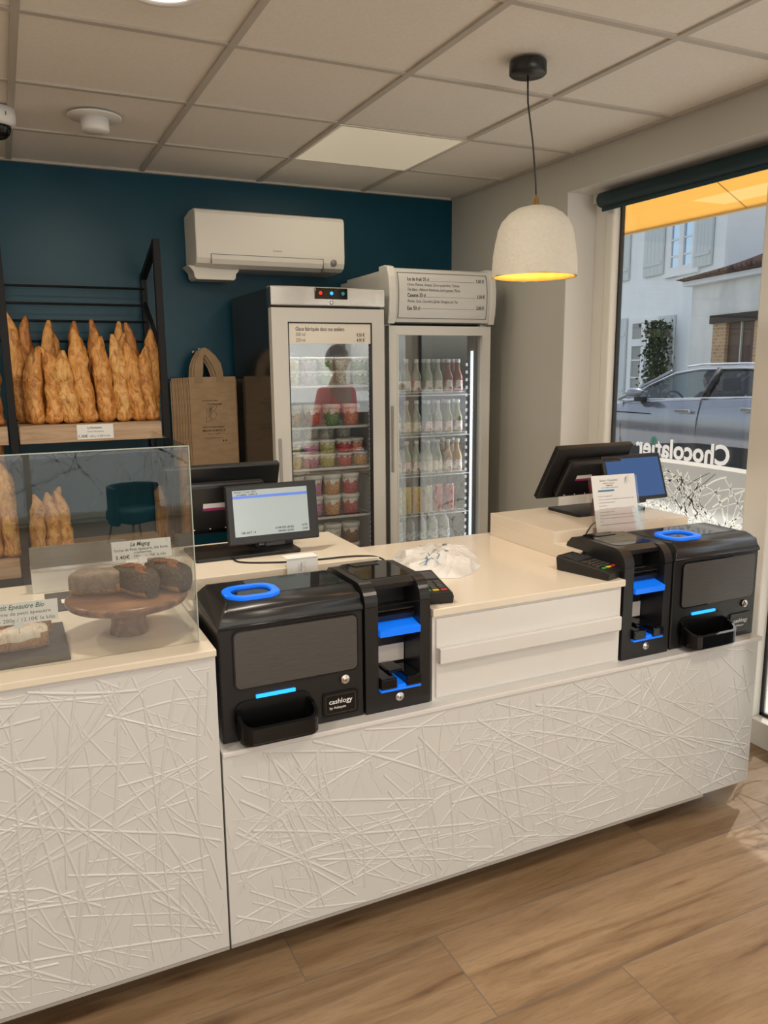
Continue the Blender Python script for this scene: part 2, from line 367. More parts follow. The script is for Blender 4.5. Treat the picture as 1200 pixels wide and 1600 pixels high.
def ribbon(mb, pts, w, xx, plane='x', m=None):
    """flat ribbon following 2-D points in the glass plane"""
    b = bmesh.new(); rows = []
    for i, p in enumerate(pts):
        a = pts[max(i - 1, 0)]; c = pts[min(i + 1, len(pts) - 1)]; dx, dz = c[0] - a[0], c[1] - a[1]; l = math.hypot(dx, dz) or 1; nx, nz = -dz / l * w, dx / l * w
        mk = (lambda u, v: (xx, u, v)) if plane == 'x' else (lambda u, v: (u, xx, v))
        rows.append((b.verts.new(mk(p[0] + nx, p[1] + nz)), b.verts.new(mk(p[0] - nx, p[1] - nz))))
    for i in range(len(rows) - 1): b.faces.new((rows[i][0], rows[i][1], rows[i + 1][1], rows[i + 1][0]))
    mb.merge(b, None, m)

# window_1: the big shop window in the right wall
w1 = struct(MB().box(2.66, 2.735, Y0W, JY, 0, .11, .004).box(2.66, 2.80, Y0W, JY, 2.30, 2.345, .004)
            .box(2.68, 2.735, JY - .085, JY, .11, 2.30, .006).box(2.67, 2.735, JY - .14, JY - .085, .11, 2.30, .012)
            .box(2.66, 2.735, 2.12, 2.232, .11, 2.30, .006).box(2.66, 2.735, .55, .66, .11, 2.30, .006).box(2.66, 2.735, Y0W, Y0W + .08, .11, 2.30, .006).build('window_1', M_frame))
b = MB()
for (ya, yb) in ((2.232, JY - .14), (.66, 2.12), (Y0W + .08, .55)):
    b.box(2.712, 2.732, yb - .012, yb, .11, 2.30); b.box(2.712, 2.732, ya, ya + .010, .11, 2.30); b.box(2.712, 2.732, ya, yb, .11, .124)
b.build('gasket', M_gasket, w1)
for (ya, yb) in ((2.244, JY - .154), (.672, 2.106), (Y0W + .09, .536)):
    MB().box(2.722, 2.728, ya, yb, .12, 2.30).build('pane', M_glass, w1)
    bb = bmesh.new(); n = 16
    top = [bb.verts.new((2.7195, ya + (yb - ya) * i / n, film_top(ya + (yb - ya) * i / n))) for i in range(n + 1)]; bot = [bb.verts.new((2.7195, ya + (yb - ya) * i / n, .125)) for i in range(n + 1)]
    for i in range(n): bb.faces.new((bot[i], bot[i + 1], top[i + 1], top[i]))
    MB().merge(bb).build('frosted_film', M_film, w1, auto=False)
    mb = MB(); ribbon(mb, [(ya + (yb - ya) * i / n, film_top(ya + (yb - ya) * i / n) + .008) for i in range(n + 1)], .009, 2.7190)
    for pts, wd in strands(int(ya * 100) + 3, 165, ya, yb, .13, 1.07, .0016, .0040, None): ribbon(mb, pts, wd, 2.7188)
    mb.build('line_pattern', M_filmline, w1, auto=False)
    mb = MB()
    q = random.Random(int(ya * 10))
    for i in range(9):
        y = q.uniform(ya + .05, yb - .05); z = film_top(y) - .02; a = R(q.uniform(200, 340)); cv = q.uniform(-.5, .5); pts = []
        for k in range(8): pts.append((y, z)); y += math.cos(a + cv * k / 7) * .02; z += math.sin(a + cv * k / 7) * .02
        ribbon(mb, [p for p in pts if ya < p[0] < yb], .0016, 2.7186)
    mb.build('dark_line', M_greyink, w1, auto=False)
# lettering reads properly from the street, so it is mirrored from inside; text runs from y small to y large seen inside right-to-left
M_stick = mat('teal_sticker', (.08, .25, .22), .5)
_tr = N(M_stick, 'ShaderNodeBsdfTranslucent'); _tr.inputs[0].default_value = (.12, .30, .26, 1); _mx = N(M_stick, 'ShaderNodeMixShader'); _mx.inputs[0].default_value = .5
L(M_stick, bsdf(M_stick).outputs[0], _mx.inputs[1]); L(M_stick, _tr.outputs[0], _mx.inputs[2]); L(M_stick, _mx.outputs[0], M_stick.node_tree.nodes['Material Output'].inputs[0])
text('lettering', 'Chocolatier', Matrix.Translation((2.718, 2.366, 1.118)) @ Matrix(((0, 0, 1, 0), (1, 0, 0, 0), (0, 1, 0, 0), (0, 0, 0, 1))), M_vinyl, w1, width=.552, height=.118, bold=.03)
MB().lathe([(0, 0), (.021, 0)], 28, cap=False, M=Matrix.Translation((2.7175, 2.80, 1.188)) @ Matrix.Rotation(R(90), 4, 'Y')).build('round_sticker', M_stick, w1, auto=False)

# window_2: rear window with film, seen only in reflections
w2 = struct(MB().box(-.9, 2.7, YREAR - .1, YREAR + .02, .04, .1, .004).box(-.9, 2.7, YREAR - .1, YREAR + .02, 2.29, 2.35, .004).box(-.9, -.82, YREAR - .1, YREAR + .02, .1, 2.29, .004)
            .box(2.62, 2.7, YREAR - .1, YREAR + .02, .1, 2.29, .004).box(.12, .18, YREAR - .1, YREAR + .02, .1, 2.29, .004).box(1.86, 1.94, YREAR - .1, YREAR + .02, .1, 2.29, .004).build('window_2', M_frame))
MB().box(-.82, 2.62, YREAR - .05, YREAR - .044, .1, 2.29).build('pane', M_glass, w2)
bb = bmesh.new(); vv = [bb.verts.new(p) for p in ((-.82, YREAR - .04, .1), (2.62, YREAR - .04, .1), (2.62, YREAR - .04, .70), (-.82, YREAR - .04, .64))]; bb.faces.new(vv)
MB().merge(bb).build('frosted_film', M_film, w2, auto=False)
mb = MB()
for pts, wd in strands(11, 70, -.8, 2.6, .12, .72, .003, .006, None): ribbon(mb, pts, wd, YREAR - .038, 'y')
mb.build('line_pattern', M_filmline, w2, auto=False)
text('lettering', 'Salon de thé', Matrix.Translation((1.75, YREAR - .036, .70)) @ Matrix(((-1, 0, 0, 0), (0, 0, 1, 0), (0, 1, 0, 0), (0, 0, 0, 1))) , M_lettering, w2, width=1.3, height=.18, bold=.01)

# ---------------------------------------------------------------- ceiling fittings
def ceiling_light(x, y, label):
    t = thing('ceiling_downlight', label, 'light', (x, y, ZC))
    MB().lathe([(.088, .006), (.11, .006), (.112, -.004), (.108, -.010), (.088, -.008), (.088, .006)], 40, cap=False).build('trim_ring', M_white, t)
    MB().lathe([(0, -.004), (.088, -.004), (.088, .004)], 40).build('diffuser', mat('lamp_diffuser', (.9, .88, .85), .5, emit=(1, .90, .80), estr=1.6), t)
    d = bpy.data.lights.new('lamp_light', 'AREA'); d.shape = 'DISK'; d.size = .16; d.energy = LAMP_W; d.color = LAMP_COL; o = bpy.data.objects.new('lamp_light', d); COL.objects.link(o); o.parent = t; o.location = (0, 0, -.014)
    return t
ceiling_light(.455, 2.25, 'round flat glowing ceiling light at the top edge of the picture, left of centre')
for (x, y, w) in ((-1.0, 3.0, 'left of the bread rack'), (-1.0, .9, 'over the customer side, left'), (1.75, .75, 'near the shop window, over the customer side'), (.45, -.3, 'behind the camera in the room middle'), (-1.3, -2.2, 'far rear left'), (1.7, -2.0, 'far rear right')):  # extra lamps out of view, added to brighten the room
    ceiling_light(x, y, 'added unseen ceiling downlight ' + w)

t = thing('ceiling_speaker', 'small white round cylinder with a flange on the ceiling above the bread rack', 'ceiling fitting', (.413, 3.452, ZC))
MB().lathe([(.055, 0), (.100, -.001), (.101, -.006), (.097, -.009), (.055, -.010)], 44).build('flange', M_white, t)
MB().lathe([(.052, -.006), (.052, -.052), (.049, -.057), (0, -.058)], 44).build('cylinder', M_white, t)

t = thing('security_camera', 'white dome security camera with dark glass on the ceiling, top left corner', 'camera', (.068, 3.50, ZC))
MB().lathe([(.066, 0), (.068, -.03), (.066, -.052), (.055, -.062), (.048, -.062)], 40).build('housing', M_white, t)
MB().lathe([(.050, -.058), (.049, -.072), (.042, -.090), (.028, -.104), (.010, -.110), (0, -.111)], 40).build('dome', M_blackg, t)
MB().box(.03, .034, -.062, -.058, -.035, -.022).build('indicator', M_greyink, t)

t = thing('ceiling_light_panel', 'square luminous ceiling panel above the drinks fridges', 'light', (1.6196, 3.468, ZC))
MB().box(-.286, .286, -.286, .286, -.001, .006).build('diffuser', mat('panel_diffuser', (.72, .68, .58), .4, emit=(1, .86, .62), estr=.27), t)
b = MB(); b.ring([(-.30, -.30), (.30, -.30), (.30, .30), (-.30, .30)], [(-.286, -.286), (.286, -.286), (.286, .286), (-.286, .286)], 2, -.0025, .006); b.build('frame', mat('panel_frame', (.8, .76, .66), .4), t)
d = bpy.data.lights.new('panel_light', 'AREA'); d.shape = 'SQUARE'; d.size = .56; d.energy = 2.6; d.color = (1, .88, .70); o = bpy.data.objects.new('panel_light', d); COL.objects.link(o); o.parent = t; o.location = (0, 0, -.004)

# pendant lamp
t = thing('pendant_lamp', 'rough off-white papier-mâché dome pendant lamp hanging on a black cord', 'lamp', (1.648, 2.285, ZC))
MB().lathe([(0, 0), (.058, 0), (.060, -.004), (.060, -.036), (.056, -.040), (0, -.040)], 48, M=T(-.03, .02)).build('ceiling_rose', M_blackm, t)
MB().tube([(-.03, .02, -.04), (-.028, .019, -.12), (-.012, .008, -.25), (-.002, .001, -.37), (0, 0, -.425)], .0028, 8).build('cord', M_black, t)
MB().lathe([(.003, -.405), (.005, -.408), (.005, -.416), (.009, -.418), (.010, -.434), (.016, -.437), (.017, -.445), (0, -.446)], 24).build('cap', M_brass, t)
b = MB(); prof = [(0, -.440), (.03, -.442), (.06, -.450), (.088, -.466), (.110, -.490), (.124, -.52), (.132, -.56), (.138, -.60), (.141, -.64), (.141, -.668)]
inn = [(.134, -.668), (.134, -.64), (.131, -.60), (.125, -.56), (.117, -.525), (.103, -.498), (.082, -.474), (.055, -.459), (0, -.452)]
def dens(pr, k=4):
    out = []
    for i in range(len(pr) - 1):
        for j in range(k): s_ = j / k; out.append((pr[i][0] * (1 - s_) + pr[i + 1][0] * s_, pr[i][1] * (1 - s_) + pr[i + 1][1] * s_))
    return out + [pr[-1]]
b.lathe(dens(prof), 96, cap=False)
for v in b.bm.verts:
    p = v.co * 45; d = noise.noise(p * 1.6) * .0018 + noise.noise(v.co * 130) * .0014; r_ = Vector((v.co.x, v.co.y, 0)); 
    if r_.length > .01: v.co += r_.normalized() * d
    if v.co.z < -.66: v.co.z += noise.noise(v.co * 30) * .004
M_shade = noisy('paper_mache', (.64, .60, .52), (.67, .635, .55), 85, .85, bs=.55, bd=.006)
b.build('shade', M_shade, t)
b = MB(); b.lathe([(.1405, -.668)] + dens(inn, 2), 64, cap=False); b.build('inner_shade', noisy('yellow_lining', (.78, .46, .12), (.82, .52, .16), 30, .6), t, auto=False)
MB().lathe([(0, -.60), (.018, -.598), (.028, -.58), (.028, -.56), (.014, -.53), (.012, -.50), (0, -.50)], 20).build('bulb', mat('bulb_glow', (1, .9, .7), .4, emit=(1, .72, .3), estr=14), t)
d = bpy.data.lights.new('bulb_light', 'POINT'); d.energy = .9; d.color = (1, .72, .36); d.shadow_soft_size = .03; o = bpy.data.objects.new('bulb_light', d); COL.objects.link(o); o.parent = t; o.location = (0, 0, -.635)

# ---------------------------------------------------------------- air conditioner
t = thing('air_conditioner', 'white wall mounted air conditioner on the teal wall', 'air conditioner', (.92, YB, 2.03))
YF = -.25
prof = [(0, .27), (-.12, .283), (-.215, .280), (-.238, .272), (-.248, .255), (-.250, .08), (-.247, .045), (-.235, .02), (-.20, .005), (-.1, 0), (0, 0)]
MB().prism(prof, 0, 0, .79, .006).build('casing', mat('aircon_white', (.80, .76, .68), .35), t)
MB().prism([(-.2515, .062), (-.2505, .040), (-.240, .018), (-.205, .001), (-.200, .003), (-.236, .024), (-.245, .045), (-.2465, .062)], 0, .075, .665).build('air_flap', mat('aircon_flap', (.76, .72, .64), .35), t)
b = MB(); b.box(.073, .665, -.2525, -.2485, .062, .0645); b.box(.072, .0745, -.2522, -.235, .020, .0645); b.box(.665, .6675, -.2522, -.2, .006, .0645); b.build('seam', M_greyink, t)
MB().lathe([(0, 0), (.017, 0), (.0175, .003), (0, .0035)], 28, M=Matrix.Translation((.725, -.2475, .048)) @ Matrix.Rotation(R(102), 4, 'X')).build('sensor', mat('sensor_grey', (.3, .29, .27), .3), t)
text('brand_lettering', 'DAIKIN', FT(.395, -.2508, .088), M_greyink, t, width=.045, height=.011)
MB().prism([(.0, 0), (.015, -.012), (.030, -.030), (.034, -.055), (.045, -.066), (.235, -.066), (.245, -.055), (.247, -.035), (.262, -.020), (.266, 0)], 1, -.19, -.05, .004, M=T(-.035, 0, .012)).build('pipe_cover', mat('aircon_flap', (.76, .72, .64), .35), t)

# ---------------------------------------------------------------- bread rack
RX0, RX1, RYF, RYB = .052, .675, 3.88, 4.285
t = thing('bread_rack', 'black steel bread rack with oak shelves against the teal wall', 'rack', (0, 0, 0))
def post(x, w=.032):
    return MB().box(x - w / 2, x + w / 2, RYF - .016, RYF + .016, 0, 2.12, .002)
for x in (RX0 - .022, RX1 + .018): post(x).build('post', M_blacksteel, t)
for x in (RX0 - .022, RX1 + .018):
    MB().box(x - .014, x + .014, RYB - .014, RYB + .014, 0, 2.0, .002).build('post', M_blacksteel, t)
    L_ = math.hypot(RYB - RYF, .12)
    MB().box(-.014, .014, 0, L_, -.014, .014, M=T(x, RYF, 2.108, rx=-math.degrees(math.atan2(.12, RYB - RYF)))).build('top_bar', M_blacksteel, t)
    MB().tube([(x, RYF + .02, 1.62), (x, RYB - .02, 1.86)], .010, 6).build('brace', M_blacksteel, t)
for z in (1.925, 1.845, 1.765, 1.67): MB().tube([(-1.2, 4.19, z), (RX1 + .005, 4.19, z)], .0055, 8).build('rod', M_blacksteel, t)
MB().box(-.62, -.59, RYF - .016, RYF + .016, 0, 2.12, .002).build('post', M_blacksteel, t)
for (xa, xb) in ((RX0, RX1 - .005), (-.585, RX0 - .045)):
    for (z0, z1) in ((1.212, 1.292), (.608, .688)): MB().box(xa, xb, RYF - .004, RYB - .02, z0, z1, .002).build('shelf', M_rackwood, t)
def shelf_card(name, label, x, y, z, w, h, lines):
    c = thing(name, label, 'price card', (x, y, z)); MB().box(0, w, -.0015, 0, 0, h).build('card', M_paper, c)
    for (s, lx, lz, lw, lh, m) in lines: text('lettering', s, FT(lx, -.0019, lz), m, c, width=lw, height=lh)
    return c
shelf_card('price_card', 'small white price card on the front edge of the upper bread shelf', .292, RYF - .0045, 1.223, .158, .066,
           [('La Parisienne', .045, .047, .062, .014, M_ink), ('Farine Parisienne', .045, .031, .07, .010, M_greyink), ('1.30€', .006, .008, .038, .017, M_ink), ('- 250 g / 5.20€ le kilo', .048, .009, .095, .012, M_greyink)])

def baguette_mesh(seed, length, rad, lean=0, m=None):
    q = random.Random(seed); nz, ns = 44, 20; b = bmesh.new(); rows = []
    ax, ay = q.uniform(-.02, .02), q.uniform(-.01, .01); ph = q.uniform(0, 6)
    for i in range(nz + 1):
        t_ = i / nz; z = t_ * length
        prof_ = min(1, (t_ / .05 + .25) ** .6) if t_ < .05 else (1 if t_ < .62 else max(0.05, 1 - .82 * ((t_ - .62) / .38) ** 2.1))
        r = rad * prof_ * (1 + .07 * math.sin(t_ * 17 + ph))
        cx = ax * math.sin(t_ * 3.1) + (max(0, t_ - .85) * q_tip(seed)); cy = ay * math.sin(t_ * 3)
        rows.append([])
        for k in range(ns):
            a = 2 * PI * k / ns; score = .22 * (abs(math.sin(a + t_ * 11 + ph)) ** .4 - .6) * (1 if .08 < t_ < .9 else 0)
            d = 1 + score * max(0, -math.sin(a)) + .07 * noise.noise(Vector((a * 3, z * 70, seed))) + .16 * noise.noise(Vector((math.cos(a) * 2, math.sin(a) * 2, z * 22 + seed * 9)))
            rows[-1].append(b.verts.new((cx + r * d * math.cos(a), cy + r * d * .82 * math.sin(a), z)))
    for i in range(nz):
        for k in range(ns): b.faces.new((rows[i][k], rows[i][(k + 1) % ns], rows[i + 1][(k + 1) % ns], rows[i + 1][k]))
    b.faces.new(rows[0][::-1]); b.faces.new(rows[-1]); return b
def q_tip(s): return (-.12, .1, -.16, .05, -.08, .14, 0)[s % 7]
BGM = {}
def baguette(x, y, z, length, rad, seed, lx, ly, label, m, group, cat='baguette', name='baguette'):
    key = (seed % 7, round(length, 2), round(rad, 3), m.name)
    if key not in BGM:
        o = MB().merge(baguette_mesh(seed, length, rad), smooth=True).build(name, m); BGM[key] = o
    else:
        o = BGM[key].copy(); COL.objects.link(o)
    o.location = (x, y, z); o.rotation_euler = (R(ly), R(lx), R((seed * 53) % 40 - 20)); return tag(o, label, cat, group)
# front row: (px base x at y 4.0, tip height)
front = [(.108, 1.665, -3, 2), (.205, 1.675, 1, 1), (.298, 1.66, 3, 0), (.392, 1.72, 3, 1), (.478, 1.715, 4, 0), (.565, 1.705, 4, 2), (.650, 1.70, 5, 1)]
gf = 'baguettes in the front row on the upper shelf'
fx = [(.115, 1.665), (.205, 1.675), (.292, 1.63), (.385, 1.725), (.475, 1.70), (.562, 1.69), (.640, 1.69)]
# x of base computed from the photo at depth 3.97
bases = [(.135, 1.660, 3.6), (.212, 1.655, -1), (.303, 1.64, -5), (.388, 1.735, -5), (.470, 1.69, -3.5), (.556, 1.71, -3), (.630, 1.672, -4.5), (.672, 1.66, -3)]
bases = [(.130, 1.645, 3.0), (.205, 1.640, -1), (.287, 1.625, -4), (.362, 1.725, -5), (.440, 1.69, -3.5), (.515, 1.70, -3), (.588, 1.665, -5), (.648, 1.652, -3)]
for i, (x, top, lx) in enumerate(bases):
    baguette(x, 3.955, 1.293, (top - 1.293), (.039, .040, .044, .042, .041, .040, .039, .035)[i], i + 1, lx, -4, f'golden baguette standing in the front row of the upper bread shelf, {ORD[i]} from the left', (M_bag, M_bag3)[i in (2, 5)], gf)
backs = [(.085, 1.80), (.135, 1.785), (.20, 1.765), (.255, 1.725), (.305, 1.765), (.36, 1.74), (.415, 1.72), (.455, 1.775), (.515, 1.71), (.555, 1.765), (.615, 1.76), (.655, 1.735)]
for i, (x, top) in enumerate(backs):
    baguette(x, 4.06 + .02 * (i % 2), 1.293, (top - 1.293), .036, i + 11, (-3, -2, 2, -1, 3, -3, 1, -3, 2, -2, -3, 1)[i], -4.5, f'baguette behind the front row on the upper bread shelf, {ORD[i]} tip from the left', (M_bag, M_bag2, M_bag)[i % 3], 'baguettes in the back row on the upper shelf')
baguette(-.035, 3.95, 1.293, .30, .042, 31, 2, -3, 'dark crusted loaf cut by the left picture edge, upper shelf', M_bag2, 'breads in the left bay')
for i, (x, y, top, m) in enumerate([(-.105, 3.96, 1.18, M_bag), (-.01, 3.965, 1.14, M_bag3), (-.04, 4.07, 1.20, M_bag)]):
    baguette(x, y, .69, top - .69, .045, 41 + i, (3, -3, 1)[i], -2, f'long golden baguette on the lower left shelf, {("at the picture edge", "nearest the black post", "behind the other two")[i]}', m, 'baguettes on the lower left shelf')
for i, (x, y, top) in enumerate([(.095, 3.97, .97), (.15, 3.98, .975), (.215, 3.99, .98), (.175, 4.08, .985)]):
    baguette(x, y, .69, top - .69, .034, 51 + i, (4, -2, -5, 2)[i], -2, f'short pale baguette seen through the glass guard, {("first", "second", "third", "hindmost")[i]} beside the black post', M_bag3, 'short breads on the lower right shelf')

# ---------------------------------------------------------------- kraft bags on a hook
t = thing('wall_hook', 'small metal hook on the teal wall above the paper bags', 'hook', (.935, YB, 1.62))
MB().tube([(0, 0, 0), (0, -.09, 0), (0, -.125, .004), (0, -.135, .018)], .004, 8).build('hook_rod', M_metal, t)
MB().lathe([(0, 0), (.011, 0), (.011, .003), (0, .004)], 20, M=Matrix.Rotation(R(90), 4, 'X')).build('wall_plate', M_metal, t)
def logo(mb, M, s=1, m=None, r=.0011):
    def st(pts, rr=r): mb.tube([(x * s, 0, z * s) for x, z in pts], rr * s * 1.0, 5, M=M, m=m, flat=.35)
    st([(.006, .060), (.004, .03), (.001, 0), (.012, .003), (.024, .007)])
    st([(.020, .050), (.030, .064), (.044, .074), (.049, .071), (.046, .060), (.036, .049), (.028, .043), (.038, .044), (.045, .038), (.045, .026), (.038, .014), (.028, .009), (.021, .012), (.023, .018), (.029, .018)])
    for k in range(5):
        for sgn in (-1, 1):
            z = .022 + k * .0085; st([(.017 + sgn * .001 + k * .0012, z), (.017 + sgn * .006 + k * .0012, z + .005), (.017 + sgn * .004 + k * .0012, z + .009)], .0016)
    st([(.021, .066), (.022, .072)], .0016); st([(.015, .014), (.022, .066)], .0006)
def make_bag(label, x, y, z, rz, handles, printed, w=.245, h=.57):
    t = thing('paper_bag', label, 'paper bag', (x, y, z), rz, 'kraft paper bags hanging on the wall hook')
    b = MB(); zs = [0, -.14, -.28, -.42, -h]; pts = [(-w / 2, 0), (-w / 2 + .002, -.15), (-w / 2 + .0, -.3), (-w / 2 + .004, -h), (w / 2 - .002, -h), (w / 2 + .002, -.33), (w / 2 - .003, -.15), (w / 2, 0)]
    b.prism(pts, 1, -.004, .004, .001); b.build('body', M_kraft, t)
    b = MB(); b.box(-w / 2 - .006, w / 2 + .006, .0045, .0095, -h + .01, -.012, .002); b.build('gusset', M_kraft, t)
    if handles:
        b = MB()
        out_ = [(-.092, -.03), (-.092, .02), (-.088, .06), (-.072, .10), (-.050, .135), (-.034, .150), (-.014, .140), (.020, .110), (.048, .070), (.058, .02), (.060, -.03)]
        in_ = [(.022, -.03), (.020, .01), (.008, .050), (-.012, .085), (-.028, .110), (-.036, .112), (-.042, .09), (-.044, .05), (-.046, .02), (-.050, 0), (-.052, -.03)]
        b.prism(out_ + in_, 1, -.0065, -.0045, .0005); b.prism([(x_ - .012, z_ - .006) for x_, z_ in out_ + in_], 1, .011, .0125); b.build('handle', M_kraftd, t)
    if printed:
        pr = MB(); logo(pr, T(-.043, -.0052, -.235), 1.25, M_darkbrown); pr.build('wheat_logo', M_darkbrown, t)
        for (s, lx, lz, lw, lh, mm, sh) in [('c\'est un bonheur cuisiné', -.062, -.125, .085, .010, M_darkbrown, .3), ('Un artisan engagé', -.032, -.143, .078, .012, M_darkbrown, .3), ('Artisan Chocolatier Boulanger', -.062, -.262, .115, .011, M_darkbrown, .25),
                                            ('MISON LE BASILLE', -.062, -.282, .118, .014, M_darkbrown, 0), ('PAINS · CAFÉ · BISCUITS', -.035, -.298, .068, .006, M_darkbrown, 0), ('boulangerie pâtisserie chocolaterie', -.055, -.318, .10, .006, M_darkbrown, 0)]:
            text('lettering', s, FT(lx, -.0048, lz), mm, t, width=lw, height=lh, shear=sh)
        b = MB(); b.lathe([(0, 0), (.004, 0)], 12, cap=False, M=FT(.045, -.0047, -.332)); b.lathe([(0, 0), (.004, 0)], 12, cap=False, M=FT(.060, -.0047, -.332)); b.build('round_marks', M_darkbrown, t, auto=False)
    return t
make_bag('front kraft paper bag with brown wheat logo hanging on the wall', .990, 4.165, 1.492, 0, True, True)
offs = [(-.020, 1), (-.033, 0), (-.045, 0), (-.056, 0), (-.068, 0), (-.084, 0)]
for i, (dx, hd) in enumerate(offs):
    make_bag(f'plain kraft bag in the stack behind the printed bag, {ORD[i]} edge outward to the left', .990 + dx + .01, 4.178 + .0115 * i, 1.490 - .001 * i, 0, hd, False, w=.245)
for i, dx in enumerate((.014, .026)):
    make_bag(f'plain kraft bag whose edge shows right of the printed bag, {("nearer it", "farther from it")[i]}', .990 + dx, 4.248 + .011 * i, 1.478, 0, False, False)

# ---------------------------------------------------------------- freezer of ice-cream tubs
M_fbody = mat('black_glossy_side', (.022, .024, .025), .12)
M_door = mat('aluminium_door_frame', (.62, .60, .55), .3)
M_finner = mat('freezer_interior', (.42, .42, .41), .4)
FX0, FX1, FY, FB, FZ = 1.136, 1.708, 3.58, 4.26, 1.905
t = thing('display_freezer', 'tall glass door freezer with steel top holding ice cream tubs', 'freezer', (0, 0, 0)); fr = t
b = MB(); b.box(FX0, FX0 + .035, FY + .05, FB, .05, FZ - .01); b.box(FX1 - .035, FX1, FY + .05, FB, .05, FZ - .01); b.box(FX0 + .035, FX1 - .035, FB - .04, FB, .05, FZ - .01); b.box(FX0 + .035, FX1 - .035, FY + .05, FB - .04, FZ - .12, FZ - .01); b.box(FX0 + .035, FX1 - .035, FY + .05, FB - .04, .05, .18)
b.build('cabinet', M_fbody, t)
b = MB(); b.box(FX0 + .0355, FX0 + .04, FY + .06, FB - .041, .18, FZ - .12); b.box(FX1 - .04, FX1 - .0355, FY + .06, FB - .041, .18, FZ - .12); b.box(FX0 + .04, FX1 - .04, FB - .046, FB - .041, .18, FZ - .12)
b.box(FX0 + .04, FX1 - .04, FY + .06, FB - .046, .18, .185); b.build('liner', M_finner, t)
hd = MB().box(FX0 - .002, FX1 + .002, FY - .002, FY + .06, 1.818, FZ, .005).build('steel_header', M_steel, t)
b = MB(); b.box(1.348, 1.512, FY - .008, FY - .001, 1.850, 1.900, .003); dsp = b.build('control_display', M_blackg, t)
for x, m in ((1.375, M_red), (1.430, M_bluel), (1.488, mat('green_light', (.01, .1, .08), .4, emit=(.02, .25, .2), estr=.6))):
    MB().lathe([(0, 0), (.0085, 0), (.008, .002), (0, .002)], 16, M=FT(x, FY - .008, 1.876)).build('button', m, dsp)
MB().lathe([(0, 0), (.009, 0), (.009, .006), (.005, .009), (0, .009)], 20, M=FT(1.430, FY - .002, 1.834)).build('key_lock', M_metal, t)
dr = MB()
dr.ring([(FX0, .10), (FX1 - .004, .10), (FX1 - .004, 1.808), (FX0, 1.808)], [(1.213, .20), (1.640, .20), (1.640, 1.745), (1.213, 1.745)], 1, FY, FY + .045)
dr = dr.build('door', M_door, t)
MB().box(1.150, 1.166, FY - .006, FY + .001, .62, 1.21, .003).build('handle', mat('handle_grey', (.33, .31, .28), .3), dr)
MB().ring([(1.213, .20), (1.640, .20), (1.640, 1.745), (1.213, 1.745)], [(1.219, .206), (1.634, .206), (1.634, 1.739), (1.219, 1.739)], 1, FY + .002, FY + .03).build('seal', M_gasket, dr)
MB().box(1.219, 1.634, FY + .018, FY + .022, .206, 1.739).build('pane', M_fglass, dr)
lb = MB().box(1.219, 1.634, FY + .006, FY + .012, 1.646, 1.738).build('label_strip', mat('label_cream', (.78, .72, .62), .5), t)
for (s, x, z, w, h, m, al) in [('Glace fabriquée dans nos ateliers', 1.252, 1.705, .245, .026, M_ink, 0), ('500 ml', 1.252, 1.681, .048, .023, M_greyink, .2), ('250 ml', 1.252, 1.655, .048, .023, M_greyink, .2), ('9,50 €', 1.560, 1.680, .042, .023, M_ink, 0), ('4,90 €', 1.560, 1.655, .042, .023, M_ink, 0)]:
    text('lettering', s, FT(x, FY + .0055, z), m, lb, width=w, height=h, shear=al)
M_wire = mat('white_shelf_wire', (.72, .73, .76), .3)
MB().box(FX0 + .02, FX1 - .02, FY + .07, FB - .02, 0, .05).build('base', M_fbody, t)
SH1 = [1.452, 1.254, 1.050, .803, .548]
for z in SH1:
    b = MB(); b.box(FX0 + .045, FX1 - .05, FY + .068, FY + .078, z - .014, z - .002, .002)
    for k in range(14): b.box(FX0 + .05 + k * .036, FX0 + .054 + k * .036, FY + .078, FB - .06, z - .008, z - .003)
    b.build('shelf', M_wire, t)
b = MB()
for k in range(60): b.lathe([(0, 0), (.0022, 0), (0, .002)], 6, M=FT(1.648 - .0, FY + .064, .28 + k * .025))
b.build('led_strip', mat('dim_led', (.9, .9, .85), .4, emit=(1, .97, .88), estr=1.2), t)
b = MB()
for x in (FX0 + .048, FX1 - .056): b.box(x, x + .008, FY + .062, FY + .07, .2, 1.78)
b.build('shelf_rail', M_blacksteel, t)
d = bpy.data.lights.new('freezer_light', 'AREA'); d.shape = 'RECTANGLE'; d.size = .5; d.size_y = .04; d.energy = .9; d.color = (1, .98, .94); o = bpy.data.objects.new('freezer_light', d); COL.objects.link(o); o.parent = t; o.location = (1.42, FY + .09, 1.77); o.rotation_euler = (R(25), 0, 0)

def tub_mat(name, tint, base=(.76, .74, .70), h0=.45, h=.07):
    m = mat(name, base, .35); tc = N(m, 'ShaderNodeTexCoord'); sp = N(m, 'ShaderNodeSeparateXYZ'); L(m, tc.outputs['Object'], sp.inputs[0])
    n = tex_noise(m, 55, 3, (1, 1, .6)); a = N(m, 'ShaderNodeMath', operation='MULTIPLY_ADD'); L(m, n.outputs[0], a.inputs[0]); a.inputs[1].default_value = h * 1.1; a.inputs[2].default_value = h * (h0 - .5)
    lt = N(m, 'ShaderNodeMath', operation='LESS_THAN'); L(m, sp.outputs[2], lt.inputs[0]); L(m, a.outputs[0], lt.inputs[1])
    n2 = tex_noise(m, 120, 2); r = ramp(m, n2.outputs[0], [(.35, tuple(c * .6 for c in tint)), (.55, tint), (.7, tuple(min(1, c * 1.3 + .12) for c in tint))])
    mx = N(m, 'ShaderNodeMixRGB'); L(m, lt.outputs[0], mx.inputs[0]); mx.inputs[1].default_value = (*base, 1); L(m, r.outputs[0], mx.inputs[2]); L(m, mx.outputs[0], bsdf(m).inputs['Base Color']); return m
